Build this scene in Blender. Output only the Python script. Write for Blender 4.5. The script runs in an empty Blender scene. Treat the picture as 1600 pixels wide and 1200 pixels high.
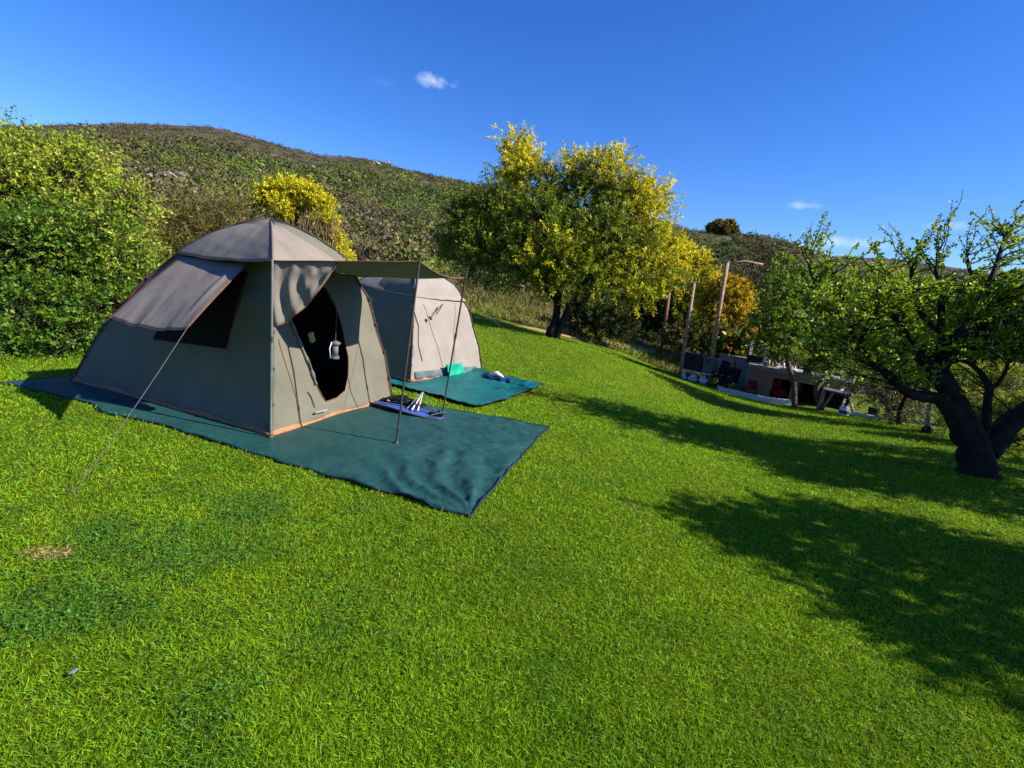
import bpy, bmesh, math, random
import numpy as np
from mathutils import Vector, noise as mnoise
from mathutils.geometry import delaunay_2d_cdt
random.seed(7); rng = np.random.default_rng(7)
R_ = math.radians
scene = bpy.context.scene
COL = scene.collection

# ------------------------------------------------------------------ camera
FPX, PITCH, ROLL, EYE = 800.0, 12.0, 6.5, 1.75
_p, _r = R_(PITCH), R_(ROLL)
FWD = np.array([0, math.cos(_p), -math.sin(_p)])
_right = np.array([1.0, 0, 0]); _up = np.cross(_right, FWD)
CR = math.cos(_r)*_right + math.sin(_r)*_up
CU = -math.sin(_r)*_right + math.cos(_r)*_up
EYEP = np.array([0, 0, EYE])
camd = bpy.data.cameras.new('camera'); cam = bpy.data.objects.new('camera', camd); COL.objects.link(cam)
camd.sensor_width = 36; camd.lens = FPX/1600*36; camd.clip_start = .05; camd.clip_end = 5000
from mathutils import Matrix
m = Matrix.Identity(4)
for i in range(3):
    m[i][0], m[i][1], m[i][2], m[i][3] = CR[i], CU[i], -FWD[i], EYEP[i]
cam.matrix_world = m
scene.camera = cam

def ray(px, py): return (px-800)/FPX*CR + (600-py)/FPX*CU + FWD
def at(px, py, d): return EYEP + d*ray(px, py)          # the place that stands d metres deep at that point of the view

# ------------------------------------------------------------------ light
SUN_EL, SUN_AZ = 36.0, -12.0            # degrees; azimuth from +x towards +y
SUN_STR, SKY_STR, EXPO = 5.0, 0.080, 0.75
sl = bpy.data.lights.new('sun', 'SUN'); sl.energy = SUN_STR; sl.angle = R_(.5); sl.color = (1, .93, .82)
so = bpy.data.objects.new('sun', sl); COL.objects.link(so)
sd = Vector((math.cos(R_(SUN_EL))*math.cos(R_(SUN_AZ)), math.cos(R_(SUN_EL))*math.sin(R_(SUN_AZ)), math.sin(R_(SUN_EL))))
so.rotation_euler = sd.to_track_quat('Z', 'Y').to_euler(); so.location = sd*60
w = bpy.data.worlds.new('World'); scene.world = w; w.use_nodes = True
nt = w.node_tree; N = nt.nodes; LK = nt.links
N.clear()
out = N.new('ShaderNodeOutputWorld'); bg = N.new('ShaderNodeBackground'); sky = N.new('ShaderNodeTexSky')
sky.sky_type = 'NISHITA'; sky.sun_disc = False; sky.sun_elevation = R_(SUN_EL); sky.sun_rotation = R_(90-SUN_AZ)
sky.air_density = 1.0; sky.dust_density = .25; sky.ozone_density = 3.0
hs = N.new('ShaderNodeHueSaturation'); hs.inputs['Saturation'].default_value = 1.28; hs.inputs['Hue'].default_value = .5
LK.new(sky.outputs[0], hs.inputs['Color'])
tc = N.new('ShaderNodeTexCoord')
def vm(op, a, b=None):
    n = N.new('ShaderNodeVectorMath'); n.operation = op
    LK.new(a, n.inputs[0])
    if b is not None: n.inputs[1].default_value = b
    return n
def mt(op, a, b=None, c=None):
    n = N.new('ShaderNodeMath'); n.operation = op
    for i, v in enumerate((a, b, c)):
        if v is None: continue
        if isinstance(v, (int, float)): n.inputs[i].default_value = v
        else: LK.new(v, n.inputs[i])
    return n.outputs[0]
nz = N.new('ShaderNodeTexNoise'); nz.inputs['Scale'].default_value = 38; nz.inputs['Detail'].default_value = 7; nz.inputs['Roughness'].default_value = .62
LK.new(tc.outputs['Generated'], nz.inputs['Vector'])
tint = N.new('ShaderNodeMix'); tint.data_type = 'RGBA'; tint.blend_type = 'MULTIPLY'; tint.inputs[0].default_value = 1
LK.new(hs.outputs[0], tint.inputs[6]); tint.inputs[7].default_value = (.66, .88, 1.40, 1)
last = tint.outputs[2]
for (px, py, wx, wy, op) in ((682, 127, .036, .0125, .75), (596, 128, .022, .008, .06), (1255, 321, .028, .008, .5), (1330, 379, .07, .010, .6), (1258, 383, .03, .006, .7), (1480, 352, .03, .008, .4)):
    D = ray(px, py); D = D/np.linalg.norm(D)
    h = np.cross(D, [0, 0, 1]); h /= np.linalg.norm(h); v = np.cross(h, D)
    u_ = mt('DIVIDE', vm('DOT_PRODUCT', tc.outputs['Generated'], tuple(h)).outputs['Value'], wx)
    v_ = mt('DIVIDE', vm('DOT_PRODUCT', tc.outputs['Generated'], tuple(v)).outputs['Value'], wy)
    f_ = vm('DOT_PRODUCT', tc.outputs['Generated'], tuple(D)).outputs['Value']
    e_ = mt('ADD', mt('MULTIPLY', u_, u_), mt('MULTIPLY', v_, v_))
    k = mt('SUBTRACT', 1.15, e_)
    k = mt('ADD', mt('MULTIPLY', k, .55), mt('MULTIPLY', mt('SUBTRACT', nz.outputs[0], .5), 3.2))
    k = mt('MULTIPLY', mt('MAXIMUM', mt('MINIMUM', k, 1.0), 0.0), mt('GREATER_THAN', f_, 0.5))
    k = mt('MULTIPLY', mt('MULTIPLY', k, mt('MAXIMUM', mt('SUBTRACT', 1.5, e_), 0)), op*.5)
    k = mt('MINIMUM', k, 1.0)
    mx = N.new('ShaderNodeMix'); mx.data_type = 'RGBA'
    LK.new(k, mx.inputs[0]); LK.new(last, mx.inputs[6]); mx.inputs[7].default_value = (8, 8.8, 10, 1)
    last = mx.outputs[2]
LK.new(last, bg.inputs[0]); bg.inputs[1].default_value = SKY_STR
LK.new(bg.outputs[0], out.inputs[0])
scene.view_settings.view_transform = 'Standard'; scene.view_settings.look = 'None'
scene.view_settings.exposure = EXPO; scene.view_settings.gamma = 1

# ------------------------------------------------------------------ helpers
def tag(o, label=None, cat=None, group=None, kind=None):
    if label: o['label'] = label
    if cat: o['category'] = cat
    if group: o['group'] = group
    if kind: o['kind'] = kind
    return o
def empty(name, loc, label, cat, group=None, rz=0):
    o = bpy.data.objects.new(name, None); COL.objects.link(o); o.location = tuple(loc); o.rotation_euler.z = rz
    o.empty_display_size = .1
    return tag(o, label, cat, group)
bpy.context.view_layer.update()
def link(name, me, mat, parent=None, smooth=False):
    o = bpy.data.objects.new(name, me); COL.objects.link(o)
    if mat: me.materials.append(mat)
    if smooth: me.polygons.foreach_set('use_smooth', np.ones(len(me.polygons), bool))
    if parent is not None:
        o.parent = parent
        par = parent; T_ = Matrix.Identity(4)
        while par is not None:
            T_ = par.matrix_basis @ T_; par = par.parent
        if T_ != Matrix.Identity(4):
            me.transform(T_.inverted())
    return o
def npmesh(name, V, F, mat, parent=None, cols=None, smooth=False, uv=None):
    """V (n,3), F (m,k) all faces of k corners"""
    V = np.asarray(V, np.float32); F = np.asarray(F, np.int32)
    me = bpy.data.meshes.new(name)
    k = F.shape[1]
    me.vertices.add(len(V)); me.vertices.foreach_set('co', V.ravel())
    me.loops.add(F.size); me.loops.foreach_set('vertex_index', F.ravel())
    me.polygons.add(len(F)); me.polygons.foreach_set('loop_start', np.arange(0, F.size, k, dtype=np.int32))
    me.update(calc_edges=True)
    if cols is not None:
        a = me.color_attributes.new('Col', 'FLOAT_COLOR', 'POINT')
        c4 = np.ones((len(V), 4), np.float32); c4[:, :3] = cols
        a.data.foreach_set('color', c4.ravel())
    return link(name, me, mat, parent, smooth)
class MB:
    def __init__(s): s.v = []; s.f = []
    def add(s, v, f):
        o = len(s.v); s.v += [tuple(map(float, p)) for p in v]; s.f += [tuple(i+o for i in q) for q in f]; return s
    def box(s, c, size, ax=None):
        ax = np.eye(3) if ax is None else np.array(ax, float)
        c = np.array(c, float); h = np.array(size, float)/2
        v = [c + sx*h[0]*ax[0] + sy*h[1]*ax[1] + sz*h[2]*ax[2] for sx in (-1, 1) for sy in (-1, 1) for sz in (-1, 1)]
        return s.add(v, [(0, 1, 3, 2), (4, 6, 7, 5), (0, 4, 5, 1), (2, 3, 7, 6), (0, 2, 6, 4), (1, 5, 7, 3)])
    def tube(s, pts, r, n=8, cap=True):
        V, F = tube_geo(np.array(pts, float), np.broadcast_to(np.array(r, float), (len(pts),)), n)
        off = len(s.v); s.add(V, [tuple(q) for q in F])
        if cap:
            s.f.append(tuple(off+i for i in range(n))[::-1]); s.f.append(tuple(off+len(V)-n+i for i in range(n)))
        return s
    def build(s, name, mat, parent=None, smooth=False, bevel=0, solid=0):
        me = bpy.data.meshes.new(name); me.from_pydata(s.v, [], s.f); me.update()
        o = link(name, me, mat, parent, smooth)
        if bevel:
            b = o.modifiers.new('b', 'BEVEL'); b.width = bevel; b.segments = 2; b.limit_method = 'ANGLE'
        if solid:
            b = o.modifiers.new('s', 'SOLIDIFY'); b.thickness = solid; b.offset = 0
        return o
def tube_geo(P, r, n):
    m_ = len(P)
    t = np.gradient(P, axis=0); t /= np.linalg.norm(t, axis=1)[:, None]+1e-9
    ref = np.array([0, 0, 1.0]) if abs(t[0][2]) < .8 else np.array([1.0, 0, 0])
    a = np.cross(t[0], ref); a /= np.linalg.norm(a)
    A = np.zeros((m_, 3)); A[0] = a
    for i in range(1, m_):
        a = A[i-1] - t[i]*(A[i-1] @ t[i]); A[i] = a/(np.linalg.norm(a)+1e-9)
    B = np.cross(t, A)
    th = np.arange(n)/n*2*math.pi
    V = P[:, None, :] + r[:, None, None]*(np.cos(th)[None, :, None]*A[:, None, :] + np.sin(th)[None, :, None]*B[:, None, :])
    i = np.arange(m_-1)[:, None]; j = np.arange(n)[None, :]
    F = np.stack([i*n+j, i*n+(j+1) % n, (i+1)*n+(j+1) % n, (i+1)*n+j], -1).reshape(-1, 4)
    return V.reshape(-1, 3), F
def smooth_path(P, k=5, r=None):
    P = np.array(P, float); n = len(P); t = np.linspace(0, n-1, (n-1)*k+1)
    Q = np.vstack([2*P[0]-P[1], P, 2*P[-1]-P[-2]]); o = []
    for x in t:
        i = min(int(x), n-2); f = x-i; a, b, c, d = Q[i], Q[i+1], Q[i+2], Q[i+3]
        o.append(.5*((2*b)+(-a+c)*f+(2*a-5*b+4*c-d)*f*f+(-a+3*b-3*c+d)*f**3))
    if r is None: return np.array(o)
    return np.array(o), np.interp(t, np.arange(n), r)
def tubes(name, paths, mat, parent, n=6, rough=0.0):
    Vs, Fs, off = [], [], 0
    for P, r in paths:
        V, F = tube_geo(np.array(P, float), np.array(r, float), n)
        if rough: V = V + rng.normal(0, 1, V.shape)*np.repeat(np.array(r), n)[:, None]*rough
        Vs.append(V); Fs.append(F+off); off += len(V)
    return npmesh(name, np.vstack(Vs), np.vstack(Fs), mat, parent, smooth=True)
def unit(v): return v/(np.linalg.norm(v, axis=-1, keepdims=True)+1e-9)
def leaves(name, P, D, L, W, cols, mat, parent=None, bend=.25, tilt=None):
    """one bent four-cornered leaf per row: base P, direction D, length L, width W"""
    n = len(P); D = unit(D)
    L = np.broadcast_to(L, (n,))[:, None]; W = np.broadcast_to(W, (n,))[:, None]
    S = unit(np.cross(D, rng.normal(0, 1, (n, 3)))); Nn = np.cross(S, D)
    V = np.empty((n, 4, 3), np.float32)
    V[:, 0] = P
    V[:, 1] = P + D*L*.45 + S*W*.5 + Nn*L*bend*.3
    V[:, 2] = P + D*L + Nn*L*bend*-.4
    V[:, 3] = P + D*L*.45 - S*W*.5 + Nn*L*bend*.3
    F = np.arange(n*4, dtype=np.int32).reshape(n, 4)
    return npmesh(name, V.reshape(-1, 3), F, mat, parent, cols=np.repeat(cols, 4, axis=0))

# ------------------------------------------------------------------ materials
def new_mat(name):
    m_ = bpy.data.materials.new(name); m_.use_nodes = True
    return m_, m_.node_tree.nodes, m_.node_tree.links, m_.node_tree.nodes['Principled BSDF']
def mat(name, c1, c2=None, rough=.8, scale=6, bump=0, bscale=40, metallic=0, spec=.3, detail=5, transl=0, dist=.02, sheen=0):
    m_, n, l, p = new_mat(name)
    p.inputs['Roughness'].default_value = rough; p.inputs['Metallic'].default_value = metallic
    p.inputs['Specular IOR Level'].default_value = spec
    if sheen: p.inputs['Sheen Weight'].default_value = sheen
    t = n.new('ShaderNodeTexCoord')
    c2 = c2 or tuple(x*.75 for x in c1)
    z = n.new('ShaderNodeTexNoise'); z.inputs['Scale'].default_value = scale; z.inputs['Detail'].default_value = detail; z.inputs['Roughness'].default_value = .6
    l.new(t.outputs['Object'], z.inputs['Vector'])
    r = n.new('ShaderNodeValToRGB'); r.color_ramp.elements[0].position = .35; r.color_ramp.elements[1].position = .65
    r.color_ramp.elements[0].color = (*c2, 1); r.color_ramp.elements[1].color = (*c1, 1)
    l.new(z.outputs[0], r.inputs[0]); l.new(r.outputs[0], p.inputs['Base Color'])
    if bump:
        b = n.new('ShaderNodeTexNoise'); b.inputs['Scale'].default_value = bscale; b.inputs['Detail'].default_value = 6
        l.new(t.outputs['Object'], b.inputs['Vector'])
        bb = n.new('ShaderNodeBump'); bb.inputs['Strength'].default_value = bump; bb.inputs['Distance'].default_value = dist
        l.new(b.outputs[0], bb.inputs['Height']); l.new(bb.outputs[0], p.inputs['Normal'])
    if transl:
        tr = n.new('ShaderNodeBsdfTranslucent'); l.new(r.outputs[0], tr.inputs[0])
        mx = n.new('ShaderNodeMixShader'); mx.inputs[0].default_value = transl
        l.new(p.outputs[0], mx.inputs[1]); l.new(tr.outputs[0], mx.inputs[2]); l.new(mx.outputs[0], n['Material Output'].inputs[0])
    return m_
def leaf_mat(name, transl=.35, rough=.5, gain=1.5, spec=.35):
    m_, n, l, p = new_mat(name)
    a = n.new('ShaderNodeAttribute'); a.attribute_name = 'Col'
    l.new(a.outputs['Color'], p.inputs['Base Color']); p.inputs['Roughness'].default_value = rough; p.inputs['Specular IOR Level'].default_value = spec
    tr = n.new('ShaderNodeBsdfTranslucent')
    g = n.new('ShaderNodeMix'); g.data_type = 'RGBA'; g.blend_type = 'MULTIPLY'; g.inputs[0].default_value = 1
    l.new(a.outputs['Color'], g.inputs[6]); g.inputs[7].default_value = (gain, gain*.95, gain*.35, 1)
    l.new(g.outputs[2], tr.inputs[0])
    mx = n.new('ShaderNodeMixShader'); mx.inputs[0].default_value = transl
    l.new(p.outputs[0], mx.inputs[1]); l.new(tr.outputs[0], mx.inputs[2]); l.new(mx.outputs[0], n['Material Output'].inputs[0])
    return m_
M = {}
M['leaf'] = leaf_mat('leaf'); M['blade'] = leaf_mat('grass_blade', .3, .6, 1.2, .12); M['scrub'] = leaf_mat('scrub_leaf', .12, .9, 1.2, .1)
M['bark'] = mat('bark', (.034, .026, .021), (.012, .010, .008), .9, 9, .9, 26, dist=.03)
M['bark_pale'] = mat('pale_bark', (.17, .13, .09), (.06, .045, .03), .9, 12, .7, 30)
M['twig'] = mat('dry_twig', (.24, .17, .09), (.12, .08, .045), .9, 12)
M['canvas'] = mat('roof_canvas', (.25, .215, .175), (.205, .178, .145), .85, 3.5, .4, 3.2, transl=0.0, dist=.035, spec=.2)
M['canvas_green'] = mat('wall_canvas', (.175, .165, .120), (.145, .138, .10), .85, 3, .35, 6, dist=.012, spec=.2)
M['canvas_beige'] = mat('beige_canvas', (.33, .285, .245), (.29, .25, .215), .85, 3, .3, 6, dist=.01, spec=.2)
M['orange'] = mat('orange_piping', (.27, .085, .035), (.18, .055, .025), .7, 20)
M['orange_band'] = mat('orange_groundsheet_band', (.46, .20, .09), (.30, .12, .06), .7, 14, .3, 20)
M['net'] = mat('window_net', (.006, .006, .007), (.003, .003, .003), .9, 60)
M['inside'] = mat('inner_dark', (.03, .03, .03), (.02, .02, .02), .9)
M['pole'] = mat('aluminium_pole', (.42, .43, .42), (.30, .31, .30), .35, 20, metallic=.7, spec=.5)
M['pole_dark'] = mat('dark_pole', (.07, .065, .06), (.04, .04, .035), .5, 20)
M['rope'] = mat('guy_rope', (.15, .13, .11), (.10, .085, .07), .8, 60)
M['rope_dark'] = mat('dark_guy_rope', (.06, .07, .05), (.03, .04, .03), .8, 60)
M['mat_green'] = mat('green_groundsheet', (.020, .080, .072), (.012, .060, .057), .55, 2.2, .4, 9, dist=.045, spec=.22)
M['mat_teal'] = mat('teal_groundsheet', (.004, .15, .14), (.003, .11, .12), .55, 3, .5, 9, dist=.04)
M['mat_hem'] = mat('groundsheet_hem', (.012, .035, .05), (.008, .02, .03), .6, 10)

# ------------------------------------------------------------------ the lie of the land
ctl = [at(*c) for c in (
    (640, 603, 9.0), (747, 588, 9.9), (840, 608, 9.2), (738, 638, 7.6), (860, 527, 18), (740, 480, 24), (920, 545, 16.5),
    (1032, 558, 24), (1062, 590, 20.5), (1105, 602, 20), (1170, 622, 19.5), (1300, 645, 17.3), (1360, 652, 16.0),
    (1450, 672, 12.2), (1600, 712, 9.6), (1530, 742, 7.5), (1100, 700, 7.3), (1300, 705, 8.6), (1000, 600, 13.6), (1100, 640, 13),
    (1180, 780, 5.0), (1600, 900, 3.9), (0, 572, 6.7), (760, 545, 13.5))]
flat = [(0, 0), (3, 0), (-3, 0), (0, 2), (2.4, 1.8), (-2.5, 2), (-2.2, 4.5), (-4.9, 5.5), (-1.5, 6.2), (.45, 5.9), (-.2, 3.4), (-5.4, 5.2), (1.2, 3.5), (-2.8, 3.1), (0, -6), (-6, -3), (6, -3), (.8, 4.6)]
ctl += [np.array([x, y, 0.]) for x, y in flat]
ctl += [np.array(c, float) for c in ((-9, 6, -.1), (-9, 12, .5), (-4, 15, .3), (-14, 14, 1.2), (-1, 28, .9), (-12, 26, 2.2), (8, 30, -.4), (18, 24, -1.2), (26, 14, -1.4), (16, 6, -.9), (20, 0, -1.2), (10, 0, -.4), (0, -25, 0), (-20, -10, .5), (-25, 8, 1.8))]
ctl = np.array(ctl)
def _U(r2): return .5*r2*np.log(r2+1e-9)
def _fit(c, lam=.35):
    n = len(c); K = _U(((c[:, None, :2]-c[None, :, :2])**2).sum(-1)) + lam*np.eye(n)
    Pm = np.c_[np.ones(n), c[:, :2]]; A = np.zeros((n+3, n+3)); A[:n, :n] = K; A[:n, n:] = Pm; A[n:, :n] = Pm.T
    return np.linalg.solve(A, np.r_[c[:, 2], 0, 0, 0])
_w = _fit(ctl)
def tps(x, y):
    x = np.atleast_1d(np.asarray(x, float)); y = np.atleast_1d(np.asarray(y, float)); o = np.empty(len(x))
    for s in range(0, len(x), 40000):
        e = slice(s, s+40000); r2 = (x[e, None]-ctl[None, :, 0])**2 + (y[e, None]-ctl[None, :, 1])**2
        o[e] = _U(r2) @ _w[:-3] + _w[-3] + _w[-2]*x[e] + _w[-1]*y[e]
    return o
R0 = 30.0
ridge = [(-500, 300), (-200, 225), (0, 198), (110, 195), (200, 193), (300, 196), (345, 200), (380, 211), (450, 231), (500, 243), (570, 246), (640, 266), (700, 279), (760, 292), (850, 315), (950, 335),
         (1040, 346), (1075, 357), (1100, 361), (1190, 366), (1250, 384), (1300, 399), (1400, 404), (1500, 419), (1600, 434), (1800, 470), (2200, 560)]
rd = np.array([ray(*q) for q in ridge]); raz = np.arctan2(rd[:, 0], rd[:, 1]); rte = rd[:, 2]/np.hypot(rd[:, 0], rd[:, 1])
rR = np.interp([q[0] for q in ridge], [-500, 200, 760, 1040, 1250, 1320, 2200], [190, 165, 130, 135, 170, 380, 450])
def fbm(x, y, sc, oct=5, seed=0):
    """cheap value noise, smooth, numpy"""
    o = np.zeros_like(x); a = 1.0
    for k in range(oct):
        X = x*sc*2**k + 17.3*k + seed; Y = y*sc*2**k - 9.1*k + seed*1.7
        xi = np.floor(X); yi = np.floor(Y); fx = X-xi; fy = Y-yi; fx = fx*fx*(3-2*fx); fy = fy*fy*(3-2*fy)
        h = lambda i, j: np.modf(np.abs(np.sin(i*127.1+j*311.7+seed)*43758.5453))[0]
        o += a*((h(xi, yi)*(1-fx)+h(xi+1, yi)*fx)*(1-fy) + (h(xi, yi+1)*(1-fx)+h(xi+1, yi+1)*fx)*fy - .5); a *= .5
    return o
def H(x, y):
    x = np.atleast_1d(np.asarray(x, float)); y = np.atleast_1d(np.asarray(y, float))
    r = np.hypot(x, y)+1e-6; k = np.minimum(r, R0)/r
    z0 = tps(x*k, y*k)
    az = np.arctan2(x, y); te = np.interp(az, raz, rte, left=.12, right=.04); R = np.interp(az, raz, rR, left=190, right=450)
    t = np.clip((r-R0)/(R-R0), 0, 1); e0 = (z0-EYE)/R0
    s = t**.62*(1-.25*t)/.75
    e = e0 + (te-e0)*np.minimum(s, 1.0)
    zh = EYE + r*e + fbm(x, y, .05, 4)*np.clip(r-R0, 0, 60)/60*1.6*(1-t**6)
    zh = np.where(r > R, EYE + R*te - (r-R)*.35, zh)
    return np.where(r <= R0, z0 + fbm(x, y, .5, 3, 3)*.02*np.clip(r/6-.4, 0, 1), zh)
def h1(x, y): return float(H(x, y)[0])
def drop(p): return np.array([p[0], p[1], h1(p[0], p[1])])
def gnd(px, py):
    """where the line of sight meets the ground"""
    d = ray(px, py); ts = np.concatenate([np.linspace(1, 40, 1600), np.linspace(40, 300, 800)]); Q = EYEP + ts[:, None]*d
    g_ = Q[:, 2]-H(Q[:, 0], Q[:, 1]); i = np.argmax(g_ < 0) if (g_ < 0).any() else int(np.argmin(np.abs(g_[1600:])))+1600
    return drop(Q[max(i, 0)])
def polar_sheet(name, rs, naz, mat_, cols=None, a0=-math.pi, a1=math.pi, lower=0):
    az = np.linspace(a0, a1, naz); RR, AA = np.meshgrid(rs, az, indexing='ij')
    x = (RR*np.sin(AA)).ravel(); y = (RR*np.cos(AA)).ravel(); z = H(x, y)-lower
    i = np.arange(len(rs)-1)[:, None]; j = np.arange(naz-1)[None, :]
    F = np.stack([i*naz+j, i*naz+j+1, (i+1)*naz+j+1, (i+1)*naz+j], -1).reshape(-1, 4)[:, ::-1]
    return npmesh(name, np.c_[x, y, z], F, mat_, smooth=True)

# lawn shader: soil and thatch under the blades, paler and drier in patches
def lawn_mat():
    m_, n, l, p = new_mat('lawn'); p.inputs['Roughness'].default_value = .9; p.inputs['Specular IOR Level'].default_value = .1
    t = n.new('ShaderNodeTexCoord'); prev = None
    def nz_(sc, d=6, r=.65):
        q = n.new('ShaderNodeTexNoise'); q.inputs['Scale'].default_value = sc; q.inputs['Detail'].default_value = d; q.inputs['Roughness'].default_value = r
        l.new(t.outputs['Object'], q.inputs['Vector']); return q.outputs[0]
    def ramp(v, *st):
        r = n.new('ShaderNodeValToRGB'); e = r.color_ramp.elements
        while len(e) < len(st): e.new(.5)
        for k_, (po, co) in enumerate(st): e[k_].position = po; e[k_].color = (*co, 1)
        l.new(v, r.inputs[0]); return r.outputs[0]
    a = ramp(nz_(22, 8), (.30, (.035, .060, .005)), (.5, (.10, .15, .007)), (.72, (.24, .32, .012)))
    b = ramp(nz_(1.1, 5), (.35, (.72, .86, .8)), (.65, (1.25, 1.08, 1.0)))
    x = n.new('ShaderNodeMix'); x.data_type = 'RGBA'; x.blend_type = 'MULTIPLY'; x.inputs[0].default_value = 1
    l.new(a, x.inputs[6]); l.new(b, x.inputs[7]); l.new(x.outputs[2], p.inputs['Base Color'])
    bb = n.new('ShaderNodeBump'); bb.inputs['Strength'].default_value = .8; bb.inputs['Distance'].default_value = .03
    l.new(nz_(45, 8, .75), bb.inputs['Height']); l.new(bb.outputs[0], p.inputs['Normal'])
    return m_
def hill_mat():
    m_, n, l, p = new_mat('hillside'); p.inputs['Roughness'].default_value = .95; p.inputs['Specular IOR Level'].default_value = .05
    t = n.new('ShaderNodeTexCoord')
    z = n.new('ShaderNodeTexNoise'); z.inputs['Scale'].default_value = .3; z.inputs['Detail'].default_value = 10; z.inputs['Roughness'].default_value = .7
    l.new(t.outputs['Object'], z.inputs['Vector'])
    r = n.new('ShaderNodeValToRGB'); e = r.color_ramp.elements; e.new(.5); e.new(.6)
    for k_, (po, co) in enumerate(((.36, (.045, .050, .022)), (.47, (.075, .064, .038)), (.56, (.12, .095, .062)), (.7, (.17, .135, .09)))): e[k_].position = po; e[k_].color = (*co, 1)
    l.new(z.outputs[0], r.inputs[0]); l.new(r.outputs[0], p.inputs['Base Color'])
    bb = n.new('ShaderNodeBump'); bb.inputs['Strength'].default_value = .6; bb.inputs['Distance'].default_value = .2
    q = n.new('ShaderNodeTexNoise'); q.inputs['Scale'].default_value = .9; q.inputs['Detail'].default_value = 8
    l.new(t.outputs['Object'], q.inputs['Vector']); l.new(q.outputs[0], bb.inputs['Height']); l.new(bb.outputs[0], p.inputs['Normal'])
    return m_
M['lawn'] = lawn_mat(); M['hill'] = hill_mat()
tag(polar_sheet('lawn', np.geomspace(.25, 26.0, 190), 420, M['lawn']), kind='structure')
tag(polar_sheet('hillside', np.concatenate([np.linspace(25.6, 60, 60), np.geomspace(61, 520, 130)]), 640, M['hill'], lower=.03), kind='structure')

# ------------------------------------------------------------------ tent geometry (local axes a: along the long side, b: along the door side)
GF = np.array([-2.171, 4.502, 0.0]); EX = np.array([-.9361, .3517, 0]); EY = np.array([.3658, .9307, 0]); EZ = np.array([0, 0, 1.])
z_ = [0, .57, .8, 1.26, 1.4, 1.66, 1.78, 1.95, 2.02]
Fa = [0, .09, .16, .26, .34, .43, .55, .8, 1.03]; Fb = [0, .09, .15, .24, .32, .4, .52, .75, .92]
Rb = [1.87, 1.78, 1.72, 1.63, 1.55, 1.47, 1.35, 1.12, .92]
zl = [0, .62, 1.19, 1.54, 1.81, 1.94, 2.02]; La = [2.94, 2.63, 2.22, 1.88, 1.52, 1.28, 1.03]; Lb = [0, .15, .34, .51, .68, .79, .92]
Bb = [1.87, 1.72, 1.53, 1.36, 1.19, 1.08, .92]
Ii = np.interp
def arcF(z): return np.array([Ii(z, z_, Fa), Ii(z, z_, Fb), z])
def arcR(z): return np.array([Ii(z, z_, Fa), Ii(z, z_, Rb), z])
def arcL(z): return np.array([Ii(z, zl, La), Ii(z, zl, Lb), z])
def arcB(z): return np.array([Ii(z, zl, La), Ii(z, zl, Bb), z])

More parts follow.
